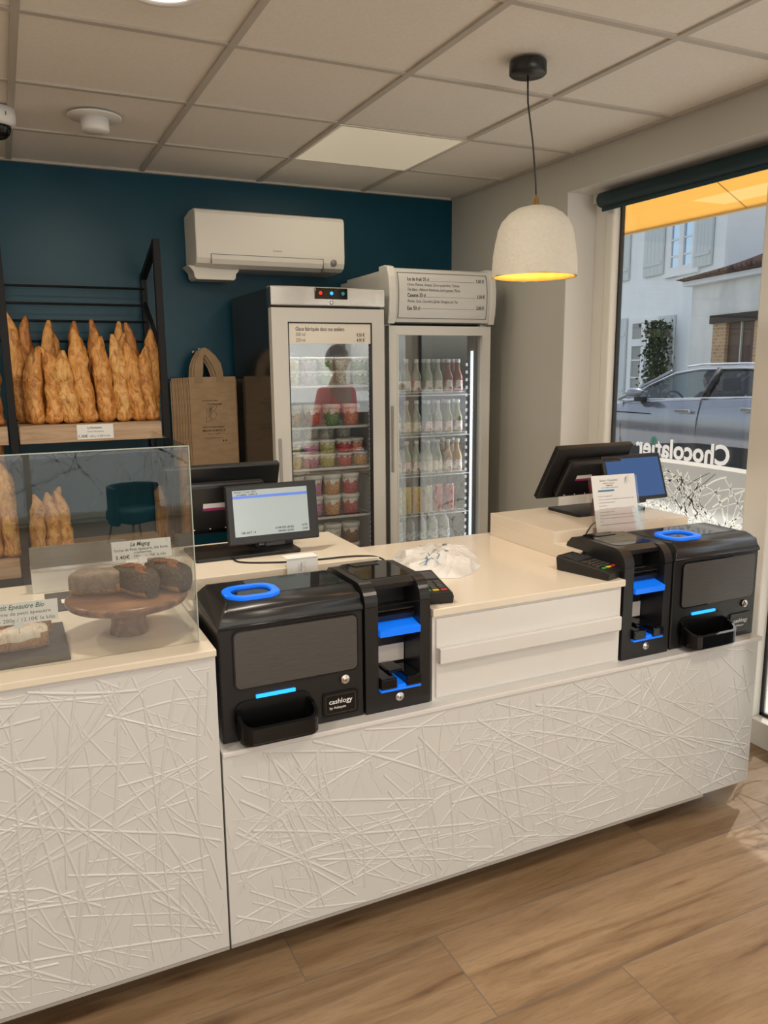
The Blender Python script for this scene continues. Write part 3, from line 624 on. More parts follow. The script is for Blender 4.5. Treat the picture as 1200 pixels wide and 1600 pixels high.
TINTS = {'yellow': (.58, .50, .18), 'pink': (.55, .20, .34), 'olive yellow': (.46, .42, .12), 'red': (.50, .07, .08), 'orange': (.62, .32, .12), 'green': (.20, .30, .14), 'brown': (.24, .09, .04), 'nut brown': (.45, .30, .12), 'pale red': (.75, .28, .20), 'white': (.60, .58, .50), 'purple grey': (.42, .34, .36)}
M_lid = mat('tub_lid', (.80, .79, .75), .35)
TUBS = {}
def tub(color, big, x, y, z, label, group):
    key = (color, big)
    h, r = (.103, .0455) if big else (.066, .0425)
    if key not in TUBS:
        t = thing('ice_cream_tub', label, 'ice cream tub', (x, y, z), group=group)
        MB().lathe([(r * .80, 0), (r * .82, .001), (r * .97, h * .84), (0, h * .84)], 28).build('cup', tub_mat(f'tub_{color.replace(" ", "_")}_{int(big)}', TINTS[color], h0=.55 if big else .62, h=h), t)
        MB().lathe([(r, h * .80), (r * 1.04, h * .81), (r * 1.04, h * .95), (r, h * .985), (r * .93, h), (0, h)], 28).build('lid', M_lid, t)
        TUBS[key] = t
    else: t = dup(TUBS[key], (x, y, z), 0, label, group)
    return t
YT = FY + .118
cols = [1.262, 1.352, 1.4385, 1.530, 1.618]
gl = 'ice cream tubs on the {} freezer shelf'
def col_lab(c): return ('leftmost', 'second', 'third', 'fourth', 'fifth')[c] + ' column'
# third shelf
for c, (co) in enumerate(['yellow', 'pink', 'olive yellow', 'red', 'orange']):
    for r_ in range(2):
        if c == 4 and r_ == 1: co = 'pale red'
        tub(co, False, cols[c] - (.012 if (c == 4 and r_) else 0), YT + (.03 if (c == 4 and r_) else 0), SH1[2] + .067 * r_, f'small {co} printed ice cream tub, middle freezer shelf, {col_lab(c)}, {("lower", "upper")[r_]} of the pair', gl.format('middle'))
for c in range(4):
    tub('white', False, cols[c] + .04, YT + .105, SH1[2] + .134, f'small tub behind on the middle freezer shelf with just its rim showing, {col_lab(c)}', gl.format('middle'))
# fourth shelf: big
c4 = [1.266, 1.362, 1.460, 1.560]
for c, co in enumerate(['white', 'pink', 'orange', 'red']):
    for r_ in range(2): tub(co, True, c4[c], YT, SH1[3] + .104 * r_, f'large {co} printed ice cream tub, fourth freezer shelf, {col_lab(c)}, {("lower", "upper")[r_]} of the pair', gl.format('fourth'))
for c in range(3): tub('brown', True, c4[c] + .05, YT + .10, SH1[3] + .104, f'large tub behind on the fourth freezer shelf, its rim above the {("left", "middle", "right")[c]} gap', gl.format('fourth'))
for c, co in enumerate(['white', 'white', 'white', 'brown']):
    for r_ in range(2): tub(co, True, c4[c], YT, SH1[4] + .104 * r_, f'large {co} tub on the lowest visible freezer shelf, {col_lab(c)}, {("lower", "upper")[r_]} of the pair', gl.format('lowest'))
for c, co in enumerate(['nut brown', 'brown', 'green', 'pale red']):
    tub(co, True, (1.266, 1.362, 1.465, 1.570)[c], YT, SH1[1], f'large clear sided {co} tub with white lid, second freezer shelf, {col_lab(c)}', gl.format('second'))
for c, co in enumerate(['yellow', 'purple grey', 'green', 'white', 'green']):
    for r_ in range(2): tub(co, False, cols[c], YT, SH1[0] + .067 * r_, f'small {co} tub on the top freezer shelf, {col_lab(c)}, {("lower", "upper")[r_]} of the pair', gl.format('top'))

# ---------------------------------------------------------------- drinks fridge
GX0, GX1, GY, GB = 1.765, 2.368, 3.66, 4.27
t = thing('drinks_fridge', 'tall white drinks fridge with glass door and price list header', 'fridge', (0, 0, 0))
M_gside = mat('fridge_white', (.66, .65, .60), .3)
b = MB(); b.box(GX0, GX0 + .035, GY + .05, GB, .05, 1.99); b.box(GX1 - .035, GX1, GY + .05, GB, .05, 1.99); b.box(GX0 + .035, GX1 - .035, GB - .04, GB, .05, 1.99); b.box(GX0 + .035, GX1 - .035, GY + .05, GB - .04, 1.80, 1.99); b.box(GX0 + .035, GX1 - .035, GY + .05, GB - .04, .05, .16)
b.build('cabinet', M_gside, t)
M_gin = mat('fridge_dark_inside', (.12, .12, .125), .35)
b = MB(); b.box(GX0 + .0355, GX0 + .04, GY + .06, GB - .041, .16, 1.80); b.box(GX1 - .045, GX1 - .0355, GY + .06, GB - .041, .16, 1.80); b.box(GX0 + .04, GX1 - .045, GB - .046, GB - .041, .16, 1.80); b.box(GX0 + .04, GX1 - .045, GY + .06, GB - .046, 1.795, 1.80)
b.build('liner', M_gin, t)
# curved header
hp = [(GY + .06, 1.752), (GY - .004, 1.756), (GY - .016, 1.80), (GY - .022, 1.86), (GY - .022, 1.92), (GY - .014, 1.97), (GY + .004, 2.012), (GY + .03, 2.02), (GY + .3, 2.015), (GB - .02, 2.012), (GB - .02, 1.99), (GY + .06, 1.99)]
MB().prism(hp, 0, GX0 + .03, GX1 - .02, .002).build('header', M_gside, t)
for xa, xb in ((GX0 - .008, GX0 + .032), (GX1 - .022, GX1 + .012)):
    MB().prism([(GY + .09, 1.745), (GY - .012, 1.748), (GY - .026, 1.80), (GY - .032, 1.86), (GY - .032, 1.92), (GY - .024, 1.975), (GY - .004, 2.022), (GY + .03, 2.03), (GY + .09, 2.028)], 0, xa, xb, .004).build('header_end_cap', mat('cap_white', (.70, .69, .64), .3), t)
def hy(z):
    P_ = [(1.756, -.004), (1.80, -.016), (1.86, -.022), (1.92, -.022), (1.97, -.014), (2.012, .004)]
    for (a, ya), (c, yc) in zip(P_, P_[1:]):
        if a <= z <= c: return GY + ya + (yc - ya) * (z - a) / (c - a)
    return GY
b = MB()
zz = [1.775 + .02 * k for k in range(12)]
bb = bmesh.new(); rw = [(bb.verts.new((GX0 + .045, hy(z) - .003, z)), bb.verts.new((GX1 - .04, hy(z) - .003, z))) for z in zz]
for i in range(len(rw) - 1): bb.faces.new((rw[i][0], rw[i][1], rw[i + 1][1], rw[i + 1][0]))
pc = MB().merge(bb).build('price_panel', mat('price_panel_grey', (.66, .65, .62), .35, emit=None), t, auto=False)
for (xa, xb) in ((GX0 + .045, GX0 + .049), (GX1 - .044, GX1 - .040)):
    MB().tube([((xa + xb) / 2, hy(z) - .004, z) for z in zz], .0016, 6).build('panel_edge', M_greyink, t)
for z in (zz[0], zz[-1]): MB().tube([(GX0 + .045, hy(z) - .004, z), (GX1 - .04, hy(z) - .004, z)], .0014, 6).build('panel_edge', M_greyink, t)
def htxt(s, x, z, w, h, m, shear=0): return text('lettering', s, FT(x, hy(z + h * .4) - .0045, z), m, pc, width=w, height=h, shear=shear)
X0 = GX0 + .095
htxt('Jus de fruit 25 cl', X0, 1.955, .125, .026, M_ink); htxt('5,00 €', 2.262, 1.955, .048, .024, M_ink)
htxt('Citron, Pomme, Ananas, Citron gingembre, Tomate', X0, 1.931, .300, .020, M_greyink, .25); htxt('Thé blanc : Hibiscus framboise, Litchi goyave, Pêche', X0, 1.907, .303, .020, M_greyink, .25)
htxt('Canette 33 cl', X0, 1.877, .102, .026, M_ink); htxt('3,50 €', 2.264, 1.878, .048, .024, M_ink)
htxt('Perrier, Coca, Coca zéro, Sprite, Orangina, Ice Tea', X0, 1.851, .288, .020, M_greyink, .25)
htxt('Eau 50 cl', X0, 1.815, .072, .026, M_ink); htxt('2,00 €', 2.262, 1.822, .048, .024, M_ink)
for (xa, xb, z) in ((X0 + .13, 2.252, 1.957), (X0 + .108, 2.254, 1.879), (X0 + .078, 2.252, 1.822)): MB().tube([(xa, hy(z) - .0035, z), (xb, hy(z) - .0035, z)], .0006, 5).build('ruled_line', M_greyink, pc)
dr = MB(); dr.ring([(GX0 + .004, .10), (GX1, .10), (GX1, 1.738), (GX0 + .004, 1.738)], [(GX0 + .056, .17), (GX1 - .052, .17), (GX1 - .052, 1.692), (GX0 + .056, 1.692)], 1, GY, GY + .045); dr = dr.build('door', M_gside, t)
MB().ring([(GX0 + .048, .162), (GX1 - .044, .162), (GX1 - .044, 1.70), (GX0 + .048, 1.70)], [(GX0 + .056, .17), (GX1 - .052, .17), (GX1 - .052, 1.692), (GX0 + .056, 1.692)], 1, GY - .003, GY + .001).build('door_bead', M_gside, dr)
MB().box(GX0 + .014, GX0 + .026, GY - .007, GY + .001, 1.0, 1.34, .003).build('handle', mat('handle_grey'), dr)
MB().box(GX0 + .056, GX1 - .052, GY + .018, GY + .022, .17, 1.692).build('pane', M_fglass, dr)
MB().box(GX0 + .02, GX1 - .02, GY + .07, GB - .02, 0, .05).build('base', M_fbody, t)
SH2 = [1.392, 1.177, .965, .752, .55]
for z in SH2:
    b = MB(); ya = GY + .062
    b.tube([(GX0 + .045, ya, z - .008), (2.285, ya, z - .008)], .003, 6); b.tube([(GX0 + .045, ya - .002, z + .008), (2.245, ya - .002, z + .008), (2.248, ya - .002, z + .002)], .002, 6)
    for k in range(20): b.tube([(GX0 + .05 + k * .024, ya, z - .006), (GX0 + .05 + k * .024, GB - .06, z - .006)], .0012, 4)
    b.build('wire_shelf', M_wire, t)
MB().box(2.281, 2.293, GY + .048, GY + .060, .30, 1.615, .002).build('led_strip', M_white_em, t)
b = MB(); b.box(2.296, 2.30, GY + .045, GY + .07, .17, 1.69)
for k in range(31): b.box(2.262, 2.276, GY + .075, GY + .082, .32 + k * .0405, .336 + k * .0405)
b.build('shelf_ladder', mat('ladder_white', (.09, .09, .11), .6), t)
d = bpy.data.lights.new('fridge_light', 'AREA'); d.shape = 'RECTANGLE'; d.size = .02; d.size_y = 1.3; d.energy = .8; d.color = (.85, .92, 1); o = bpy.data.objects.new('fridge_light', d); COL.objects.link(o); o.parent = t; o.location = (2.272, GY + .07, .95); o.rotation_euler = (R(90), 0, R(60))

def drink_mat(c): return mat('drink_%d_%d_%d' % tuple(int(v * 100) for v in c), c, .08, coat=.6)
BOT = {}
M_cap = mat('bottle_cap', (.75, .76, .76), .3)
def bottle(kind, col, labcol, x, y, z, label, group):
    key = (kind, col, labcol)
    if key in BOT: return dup(BOT[key], (x, y, z), 0, label, group)
    t = thing({'bottle': 'juice_bottle', 'can': 'drink_can', 'water': 'water_bottle'}[kind], label, {'bottle': 'bottle', 'can': 'can', 'water': 'bottle'}[kind], (x, y, z), group=group); BOT[key] = t
    lm = noisy('label_%d_%d_%d' % tuple(int(v * 100) for v in labcol), (.78, .76, .72), labcol, 60, .5, lo=.5, hi=.56)
    if kind == 'bottle':
        MB().lathe([(.024, 0), (.0265, .003), (.0265, .085), (.022, .102), (.0125, .125), (.0105, .15), (.0105, .168), (0, .168)], 24).build('glass_bottle', drink_mat(col), t)
        MB().lathe([(.0269, .018), (.0269, .068)], 24, cap=False).build('label', lm, t); MB().lathe([(.0125, .160), (.0125, .178), (.011, .180), (0, .180)], 16).build('cap', M_cap, t)
    elif kind == 'can':
        MB().lathe([(.022, 0), (.027, .006), (.0285, .012), (.0285, .132), (.025, .142), (.024, .146), (0, .143)], 24).build('can_body', noisy('can_%d_%d_%d' % tuple(int(v * 100) for v in col), col, labcol, 45, .25, lo=.5, hi=.56, metal=.3), t)
        MB().lathe([(.0245, .1445), (.0248, .147), (.0235, .1475), (.023, .1445)], 20, cap=False).build('rim', M_metal, t)
    else:
        MB().lathe([(.026, 0), (.031, .004), (.030, .05), (.031, .11), (.027, .15), (.012, .175), (.011, .19), (0, .19)], 24).build('plastic_bottle', drink_mat((.36, .40, .42)), t)
        MB().lathe([(.0314, .06), (.0314, .10)], 24, cap=False).build('label', lm, t); MB().lathe([(.0135, .185), (.0135, .2), (0, .201)], 16).build('cap', mat('blue_cap', (.1, .3, .6), .3), t)
    return t
BX = [1.858, 1.915, 1.975, 2.045, 2.105, 2.168, 2.228]
red_t, pale, olive, amber, green = (.22, .03, .02), (.30, .32, .24), (.18, .17, .03), (.42, .22, .04), (.06, .12, .05)
crim, yel, lgrn = (.45, .05, .10), (.75, .60, .1), (.45, .52, .22)
rows = [[(pale, yel), (pale, (.4, .4, .35)), (pale, crim), (pale, (.3, .2, .12)), (pale, (.4, .38, .2)), (red_t, crim), (red_t, crim)],
        [(pale, (.7, .3, .15)), (pale, (.6, .45, .15)), (pale, (.6, .45, .15)), (green, crim), (pale, (.6, .3, .3)), (olive, crim), (olive, crim)],
        [(pale, yel), (pale, crim), (pale, crim), (pale, yel), (pale, yel), (amber, crim), (amber, crim)]]
for r_, row in enumerate(rows):
    for c, (co, lc) in enumerate(row):
        gp = f'juice bottles on the {ORD[r_]} fridge shelf'
        bottle('bottle', co, lc, BX[c], GY + .10, SH2[r_] + .001, f'small juice bottle with printed label, {ORD[r_]} fridge shelf from the top, {ORD[c]} from the left', gp)
        if c > 2: bottle('bottle', co, lc, BX[c] + .008, GY + .165, SH2[r_] + .001, f'juice bottle behind the front row, {ORD[r_]} fridge shelf, {ORD[c]} column from the left', gp)
for c, (co, lc) in enumerate([(lgrn, (.7, .7, .6)), ((.6, .55, .15), (.7, .4, .1)), ((.62, .5, .12), (.75, .3, .08)), ((.5, .4, .3), (.5, .5, .45)), ((.45, .02, .03), (.5, .04, .04)), ((.42, .02, .03), (.45, .03, .04)), ((.45, .02, .03), (.6, .5, .5))]):
    if c == 6: continue
    bottle('can', co, lc, BX[c] + (.0 if c < 5 else .01), GY + .10, SH2[3] + .001, f'slim drink can on the fourth fridge shelf, {ORD[c]} from the left', 'slim drink cans on the fourth fridge shelf')
for c in range(5): bottle('water', (.4, .4, .4), (.2, .4, .6), 1.865 + c * .072, GY + .11, SH2[4] + .001, f'clear water bottle on the lowest visible fridge shelf, {ORD[c]} from the left', 'water bottles on the lowest fridge shelf')

# ---------------------------------------------------------------- counters
LZ, SZ = .618, .888     # ledge height, worktop height
CX0, CX1 = .409, 2.272
def relief_panel(name, x0, x1, z0, z1, yf, parent, seed):
    q = random.Random(seed); b = MB(); b.box(x0, x1, yf, yf + .018, z0, z1, .0012)
    def ridge(pts, w, h):
        bb = bmesh.new(); rws = []
        for i, p in enumerate(pts):
            a = pts[max(i - 1, 0)]; c = pts[min(i + 1, len(pts) - 1)]; dx, dz = c[0] - a[0], c[1] - a[1]; l = math.hypot(dx, dz) or 1; nx, nz = -dz / l, dx / l
            rws.append([bb.verts.new((p[0] + nx * w * s_, yf + .0003 - h * hh, p[1] + nz * w * s_)) for s_, hh in ((-1, 0), (-.45, .85), (0, 1), (.45, .85), (1, 0))])
        for i in range(len(rws) - 1):
            for k in range(4): bb.faces.new((rws[i][k], rws[i][k + 1], rws[i + 1][k + 1], rws[i + 1][k]))
        b.merge(bb, None, None, True)
    area = (x1 - x0) * (z1 - z0)
    for kind, cnt, lo, hi, w, h in (('long', 95, .35, .95, .0040, .0026), ('mid', 180, .12, .4, .0036, .0017), ('short', 200, .05, .16, .0022, .0011)):
        for _ in range(int(cnt * area)):
            x, z = q.uniform(x0, x1), q.uniform(z0, z1); a = q.choice([q.gauss(2.6, .35), q.gauss(1.1, .45), q.gauss(.1, .3), q.gauss(1.75, .2)]); le = q.uniform(lo, hi); cv = q.uniform(-.35, .35); n = 9
            pts = []; x -= math.cos(a) * le / 2; z -= math.sin(a) * le / 2; kink = q.random() < .4; kk = q.randint(3, 7); da = q.uniform(-.6, .6)
            for k in range(n):
                pts.append((x, z)); aa = a + cv * (k / n - .5) + (da if kink and k >= kk else 0); x += math.cos(aa) * le / n; z += math.sin(aa) * le / n
            seg_ = []
            for p in pts:
                if x0 + .004 < p[0] < x1 - .004 and z0 + .004 < p[1] < z1 - .004: seg_.append(p)
                elif len(seg_) > 1: ridge(seg_, w * q.uniform(.7, 1.2), h); seg_ = []
                else: seg_ = []
            if len(seg_) > 1: ridge(seg_, w * q.uniform(.7, 1.2), h)
    return b.build(name, M_panel, parent, auto=False)

t = thing('display_counter', 'tall left counter with embossed white front panel and cream top', 'counter', (0, 0, 0))
relief_panel('front_panel', -1.9, .404, .085, .870, 1.802, t, 5)
MB().box(-1.9, .406, 1.80 - .008, 2.62, .870, SZ, .003).build('worktop', M_slab, t)
MB().box(-1.88, .404, 1.822, 2.60, .085, .869).build('carcass', M_gloss, t)
MB().box(-1.88, .400, 1.95, 2.5, 0, .085).build('plinth', M_plinth, t)
MB().box(-1.9, .404, 1.803, 1.84, .075, .084).build('bottom_strip', M_plinth, t)

t = thing('service_counter', 'long low embossed white counter with ledge in front of the tills', 'counter', (0, 0, 0))
relief_panel('front_panel', CX0, CX1, .085, .604, 1.802, t, 9)
MB().box(CX0, CX1 + .014, 1.797, 2.18, .604, LZ, .003).build('ledge', M_gloss, t)
MB().box(CX0, CX1 - .01, 1.822, 2.6, .085, .603).build('carcass', M_gloss, t)
MB().box(CX0, 2.0, 1.95, 2.5, 0, .085).build('plinth', M_plinth, t)
MB().box(CX0, 2.06, 1.803, 1.84, .075, .084).build('bottom_strip', M_plinth, t)
# raised body behind the machines, with drawer between them
b = MB(); b.box(1.014, 1.682, 1.838, 2.6, LZ, .866, m=M_gloss); b.box(.42, 1.014, 2.15, 2.6, LZ, .866, m=M_gloss); b.box(1.682, CX1 + .1, 2.15, 2.6, LZ, .866, m=M_gloss); b.build('cabinet_body', M_gloss, t)
b = MB(); pts = [(.41, 2.13), (1.012, 2.13), (1.012, 1.828), (1.690, 1.828), (1.690, 2.13), (CX1 + .1, 2.13), (CX1 + .1, 2.615), (.41, 2.615)]
b.prism(pts, 2, .866, SZ, .0025); b.build('worktop', M_slab, t)
dw = MB().box(1.024, 1.668, 1.832, 1.838, .628, .858, .001).build('drawer', M_gloss, t)
MB().prism([(1.832, .777), (1.812, .779), (1.808, .776), (1.808, .737), (1.811, .733), (1.832, .733)], 0, 1.024, 1.664, .0015).build('handle_bar', M_gloss, dw)

def platform(name, label, x0, x1, y0, ymid, y1, z1, z2):
    t = thing(name, label, 'platform', (0, 0, 0))
    MB().box(x0, x1, y0, y1, SZ, z1, .0015).build('lower_step', M_slab, t); MB().box(x0, x1, ymid, y1, z1 - .001, z2, .0015).build('upper_step', M_slab, t); return t
platform('till_platform', 'cream white stepped platform under the left till', .418, 1.010, 2.115, 2.17, 2.60, .905, .963)
platform('till_platform', 'cream white stepped platform under the right till', 1.678, 2.30, 2.04, 2.172, 2.575, .935, .975)

# ---------------------------------------------------------------- cash machines
def wide_machine(label, x, y):
    t = thing('cash_recycler', label, 'cash machine', (x, y, LZ)); W, D, H = .385, .29, .352; c = .055
    MB().box(0, W, .004, D, 0, .302, .004).build('body', M_blackm, t)
    # top shell: rounded front edge, sloping left side
    b = MB(); prof = [(D - .02, .300), (D - .005, H - .03), (D - .03, H - .006), (D - .06, H)] + [(.0 + c - c * math.sin(R(a)), H - c + c * math.cos(R(a))) for a in range(0, 91, 10)] + [(0, .300)]
    b.prism(prof, 0, .0, W, .0, M=None)
    for v in b.bm.verts:
        k = max(0, (v.co.z - .300) / (H - .300))
        if v.co.x < .01: v.co.x += .034 * k ** 1.5
        elif v.co.x > W - .01: v.co.x -= .006 * k ** 2
    bmesh.ops.bevel(b.bm, geom=[e for e in b.bm.edges if e.calc_length() < .4 and (abs(e.verts[0].co.x - e.verts[1].co.x) < .03) and e.verts[0].co.z > .31 and e.verts[1].co.z > .31 and len(e.link_faces) == 2 and max(len(f.verts) for f in e.link_faces) > 6], offset=.006, segments=3, affect='EDGES')
    for f in b.bm.faces: f.smooth = len(f.verts) <= 4
    b.build('top_cover', M_blackm, t, auto=True)
    MB().box(.002, W - .002, -.0005, .006, .2985, .3005).build('seam', M_blackg, t)
    MB().prism(rrect(.125, W - .012, .085, D - .062, .014), 2, H - .0005, H + .0008).build('gloss_inset', M_blackg, t)
    # coin funnel ring
    ro, ri = rrect(.043, .187, .046, .170, .048, 8), rrect(.064, .166, .070, .149, .030, 8)
    b = MB(); b.ring(ro, ri, 2, H - .001, H + .007); bmesh.ops.bevel(b.bm, geom=[e for e in b.bm.edges if abs(e.verts[0].co.z - e.verts[1].co.z) < 1e-5 and e.verts[0].co.z > H + .006 and e.calc_length() < .05 and len({round((w_.co.x), 5) for w_ in e.verts} | {1}) and any(abs(f.normal.z) < .5 for f in e.link_faces)], offset=.002, segments=2, affect='EDGES')
    b.build('blue_ring', M_blue, t)
    MB().prism(ri, 2, H - .002, H + .0005).build('funnel', M_blackg, t)
    MB().prism(rrect(.038, .365, .140, .287, .014), 1, -.0015, .006).build('front_panel', M_dpanel, t)
    MB().ring(rrect(.034, .369, .136, .291, .017), rrect(.038, .365, .140, .287, .014), 1, -.0004, .006).build('panel_groove', M_blackg, t)
    MB().box(.088, .192, -.0025, .004, .108, .117, .001).build('led_strip', M_bluel, t)
    # coin tray: open scoop
    tray = MB(); o_, i_ = rrect(.032, .236, -.072, .012, .034, 6), rrect(.041, .227, -.064, .008, .027, 6)
    tray.ring(o_, i_, 2, .022, .058); tray.prism(o_, 2, .014, .024, .004)
    # raise the back towards the machine
    for v in tray.bm.verts:
        if v.co.z > .05: v.co.z += max(0, (v.co.y + .072) / .084) * .036
    tray.build('coin_tray', M_blackg, t)
    MB().prism(rrect(.030, .238, .03, .106, .03), 1, -.0008, .006).build('tray_recess', mat('deep_black', (.003, .003, .003), .3), t)
    for nm, xx, zz in (('key_lock', .330, .115),):
        k = MB().lathe([(0, 0), (.013, 0), (.013, .003), (.011, .005), (.007, .005), (.006, .007), (0, .007)], 28, M=FT(xx, .001, zz)).build(nm, M_metal, t)
        MB().box(xx - .001, xx + .001, -.0068, -.006, zz - .005, zz + .003).build('key_slot', M_ink, k)
    bd = MB().prism(rrect(.266, .366, .018, .084, .008), 1, -.0018, .004).build('badge', M_blackg, t)
    MB().ring(rrect(.273, .359, .025, .077, .005), rrect(.2745, .3575, .0265, .0755, .004), 1, -.0022, -.0016).build('badge_rim', mat('rim_grey', (.05, .05, .05), .3), bd)
    text('lettering', 'cashlogy', FT(.283, -.0022, .052), M_lettering, bd, width=.066, height=.019, bold=.01)
    text('lettering', 'by Azkoyen', FT(.284, -.0022, .038), M_lettering, bd, width=.046, height=.010, bold=.01)
    return t
WM = wide_machine('wide black coin machine with blue ring beside the left counter end', .422, 1.838)
dup(WM, (1.902, 1.838, LZ), 0, 'wide black coin machine with blue ring at the window end of the counter')

def narrow_machine(label, x, y):
    t = thing('note_recycler', label, 'cash machine', (x, y, LZ)); W, D, H = .195, .29, .358; c = .055
    xa, xb, z0, z1, dp = .038, .164, .062, .340, .10
    b = MB()
    prof = [(D, 0), (D, .300), (D - .005, H - .03), (D - .03, H - .006), (D - .06, H)] + [(c - c * math.sin(R(a)), H - c + c * math.cos(R(a))) for a in range(0, 91, 10)] + [(0, 0)]
    b.prism(prof, 0, 0, xa); b.prism(prof, 0, xb, W)                    # cheeks left and right of the slot
    b.box(xa, xb, 0, D, 0, z0); b.box(xa, xb, dp, D - .04, z0, H - .03); b.prism([(p_[0], p_[1]) for p_ in [(D - .03, H - .006), (D - .06, H), (c, H), (.030, H - .010), (.034, H - .024), (.06, H - .03), (D - .03, H - .03)]], 0, xa, xb)
    for f in b.bm.faces: f.smooth = False
    b.build('body', M_blackm, t)
    MB().box(.002, W - .002, -.0006, .004, .2985, .3005).build('seam', M_blackg, t)
    b = MB(); b.prism(rrect(.022, W - .022, .065, D - .045, .02), 2, H - .0005, H + .001); b.build('gloss_inset', M_blackg, t)
    MB().prism([(.06, .20), (.135, .20), (.128, .225), (.15, .24), (.05, .24)], 2, H + .0005, H + .003).build('cover_tab', M_blackm, t)
    MB().box(xa + .001, xb - .001, .030, dp, .272, .276).build('inner_plate', M_blackm, t)
    # upper blue note mouth
    MB().prism([(-.010, .232), (.085, .252), (.085, .232), (.012, .214), (-.008, .214)], 0, xa + .002, xb - .002, .002).build('note_mouth', M_blue, t)
    MB().prism([(.025, .262), (.09, .272), (.09, .253), (.03, .245)], 0, xa + .002, xb - .002, .002).build('mouth_hood', M_blackm, t)
    # lower note tray: two black holders with a blue centre
    for a_, c_ in ((xa + .002, xa + .050), (xb - .046, xb - .002)):
        MB().box(a_, c_, -.014, .085, .066, .096, .004).build('note_holder', M_blackg, t)
    MB().box(xa + .052, xb - .048, -.010, .08, .064, .074, .002).build('blue_tray', M_blue, t)
    MB().box(xa + .002, xb - .002, -.012, .006, .0585, .065, .002).build('blue_tray', M_blue, t)
    MB().box(xa + .040, xb - .042, .02, .09, .094, .104, .004).build('note_clip', M_blackg, t)
    MB().box(xa + .002, xb - .002, dp - .004, dp - .0005, .10, .150).build('back_plate', M_slab, t)
    k = MB().lathe([(0, 0), (.013, 0), (.013, .003), (.011, .005), (.007, .005), (.006, .007), (0, .007)], 28, M=FT(.100, 0, .036)).build('key_lock', M_metal, t)
    MB().box(.099, .101, -.0078, -.007, .031, .039).build('key_slot', M_ink, k)
    return t
NM = narrow_machine('narrow black banknote machine with blue slot, left pair, beside the drawer', .812, 1.838)
dup(NM, (1.694, 1.838, LZ), 0, 'narrow black banknote machine with blue slot, right pair, beside the drawer')

# ---------------------------------------------------------------- tills
def till(label, x, y, z, rz=0, tilt=10, mtilt=30, screen_on=True, dx=0):
    t = thing('till', label, 'till', (x, y, z), rz)
    MB().prism(rrect(.065, .40, .0, .19, .01), 2, 0, .011, .002).build('base_plate', M_black, t)
    MB().box(.27, .40, .075, .17, .010, .034, .004).build('column_foot', M_black, t)
    MB().prism([(.085, .03), (.15, .03), (.135, .10), (.11, .16), (.085, .16), (.10, .09)], 0, .265, .335, .004).build('column', M_black, t)
    mn = MB().box(0, .365, -.012, .012, 0, .245, .004, M=T(0, .185, .055, rx=mtilt)).build('main_screen', M_black, t)
    hs = MB(); hs.box(.06, .31, -.045, -.012, .03, .20, .010, M=T(0, .185, .055, rx=mtilt)); hs.build('rear_housing', M_blackm, mn)
    lab = MB(); lab.box(.115, .185, -.0465, -.0452, .120, .136, M=T(0, .185, .055, rx=mtilt), m=M_paper); lab.box(.115, .185, -.0465, -.0452, .110, .120, M=T(0, .185, .055, rx=mtilt), m=mat('magenta_print', (.35, .03, .15), .5)); lab.build('sticker', M_paper, mn)
    b = MB()
    for k in range(4): b.lathe([(0, 0), (.003, 0), (.003, .008), (0, .008)], 8, M=T(0, .185, .055, rx=mtilt) @ FT(.09 + .05 * k, -.045, .045))
    b.build('screws', M_metal, mn)
    Q = T(.165 + dx, .0, .042, rx=-tilt)
    ds = MB().box(0, .295, -.009, .009, 0, .185, .005, M=Q).build('customer_display', M_black, t)
    if screen_on:
        sc = MB().box(.022, .262, -.0096, -.0088, .026, .168, M=Q).build('screen', mat('lit_screen', (.25, .28, .28), .15, emit=(.50, .58, .56), estr=.36), ds)
        MB().box(.022, .262, -.0101, -.0097, .143, .151, M=Q).build('blue_row', mat('screen_blue', (.05, .1, .4), .2, emit=(.10, .20, .62), estr=.7), sc)
        for (s, lx, lz, lw, lh) in [('TICKET 17 mars 2022', .026, .160, .07, .007), ('ARTICLE', .034, .152, .022, .006), ('UNE   LIBELLE', .05, .1525, .05, .006), ('NB ART : 0', .042, .034, .045, .009), ('A PAYER (EUR)', .150, .041, .06, .009), ('3,75', .238, .043, .018, .009), ('RENDU (EUR)', .160, .031, .05, .008), ('0,00', .240, .032, .016, .008)]:
            text('lettering', s, Q @ FT(lx, -.0103, lz), M_ink, sc, width=lw, height=lh)
    else:
        MB().box(.014, .281, -.0096, -.0088, .014, .168, M=Q).build('screen', mat('sky_reflection_screen', (.01, .018, .05), .03, emit=(.04, .12, .34), estr=.55), ds)  # blue sky reflection put into the screen's base colour and glow
    MB().box(.115, .18, -.007, .006, -.010, .002, .002, M=Q).build('display_tab', M_black, ds)
    text('brand_lettering', 'AURES', FT(.285, .076, .022) if False else T(.0, 0, 0) @ FT(.283, .0715, .02), M_lettering, t, width=.032, height=.011)
    return t
till('black till with lit customer screen on the left platform', .418, 2.345, .963, 0, 8, 22)
till('black till with blue sky reflection painted on its dark customer screen by the window', 1.85, 2.34, .975, 0, 20, 32, False, .045)

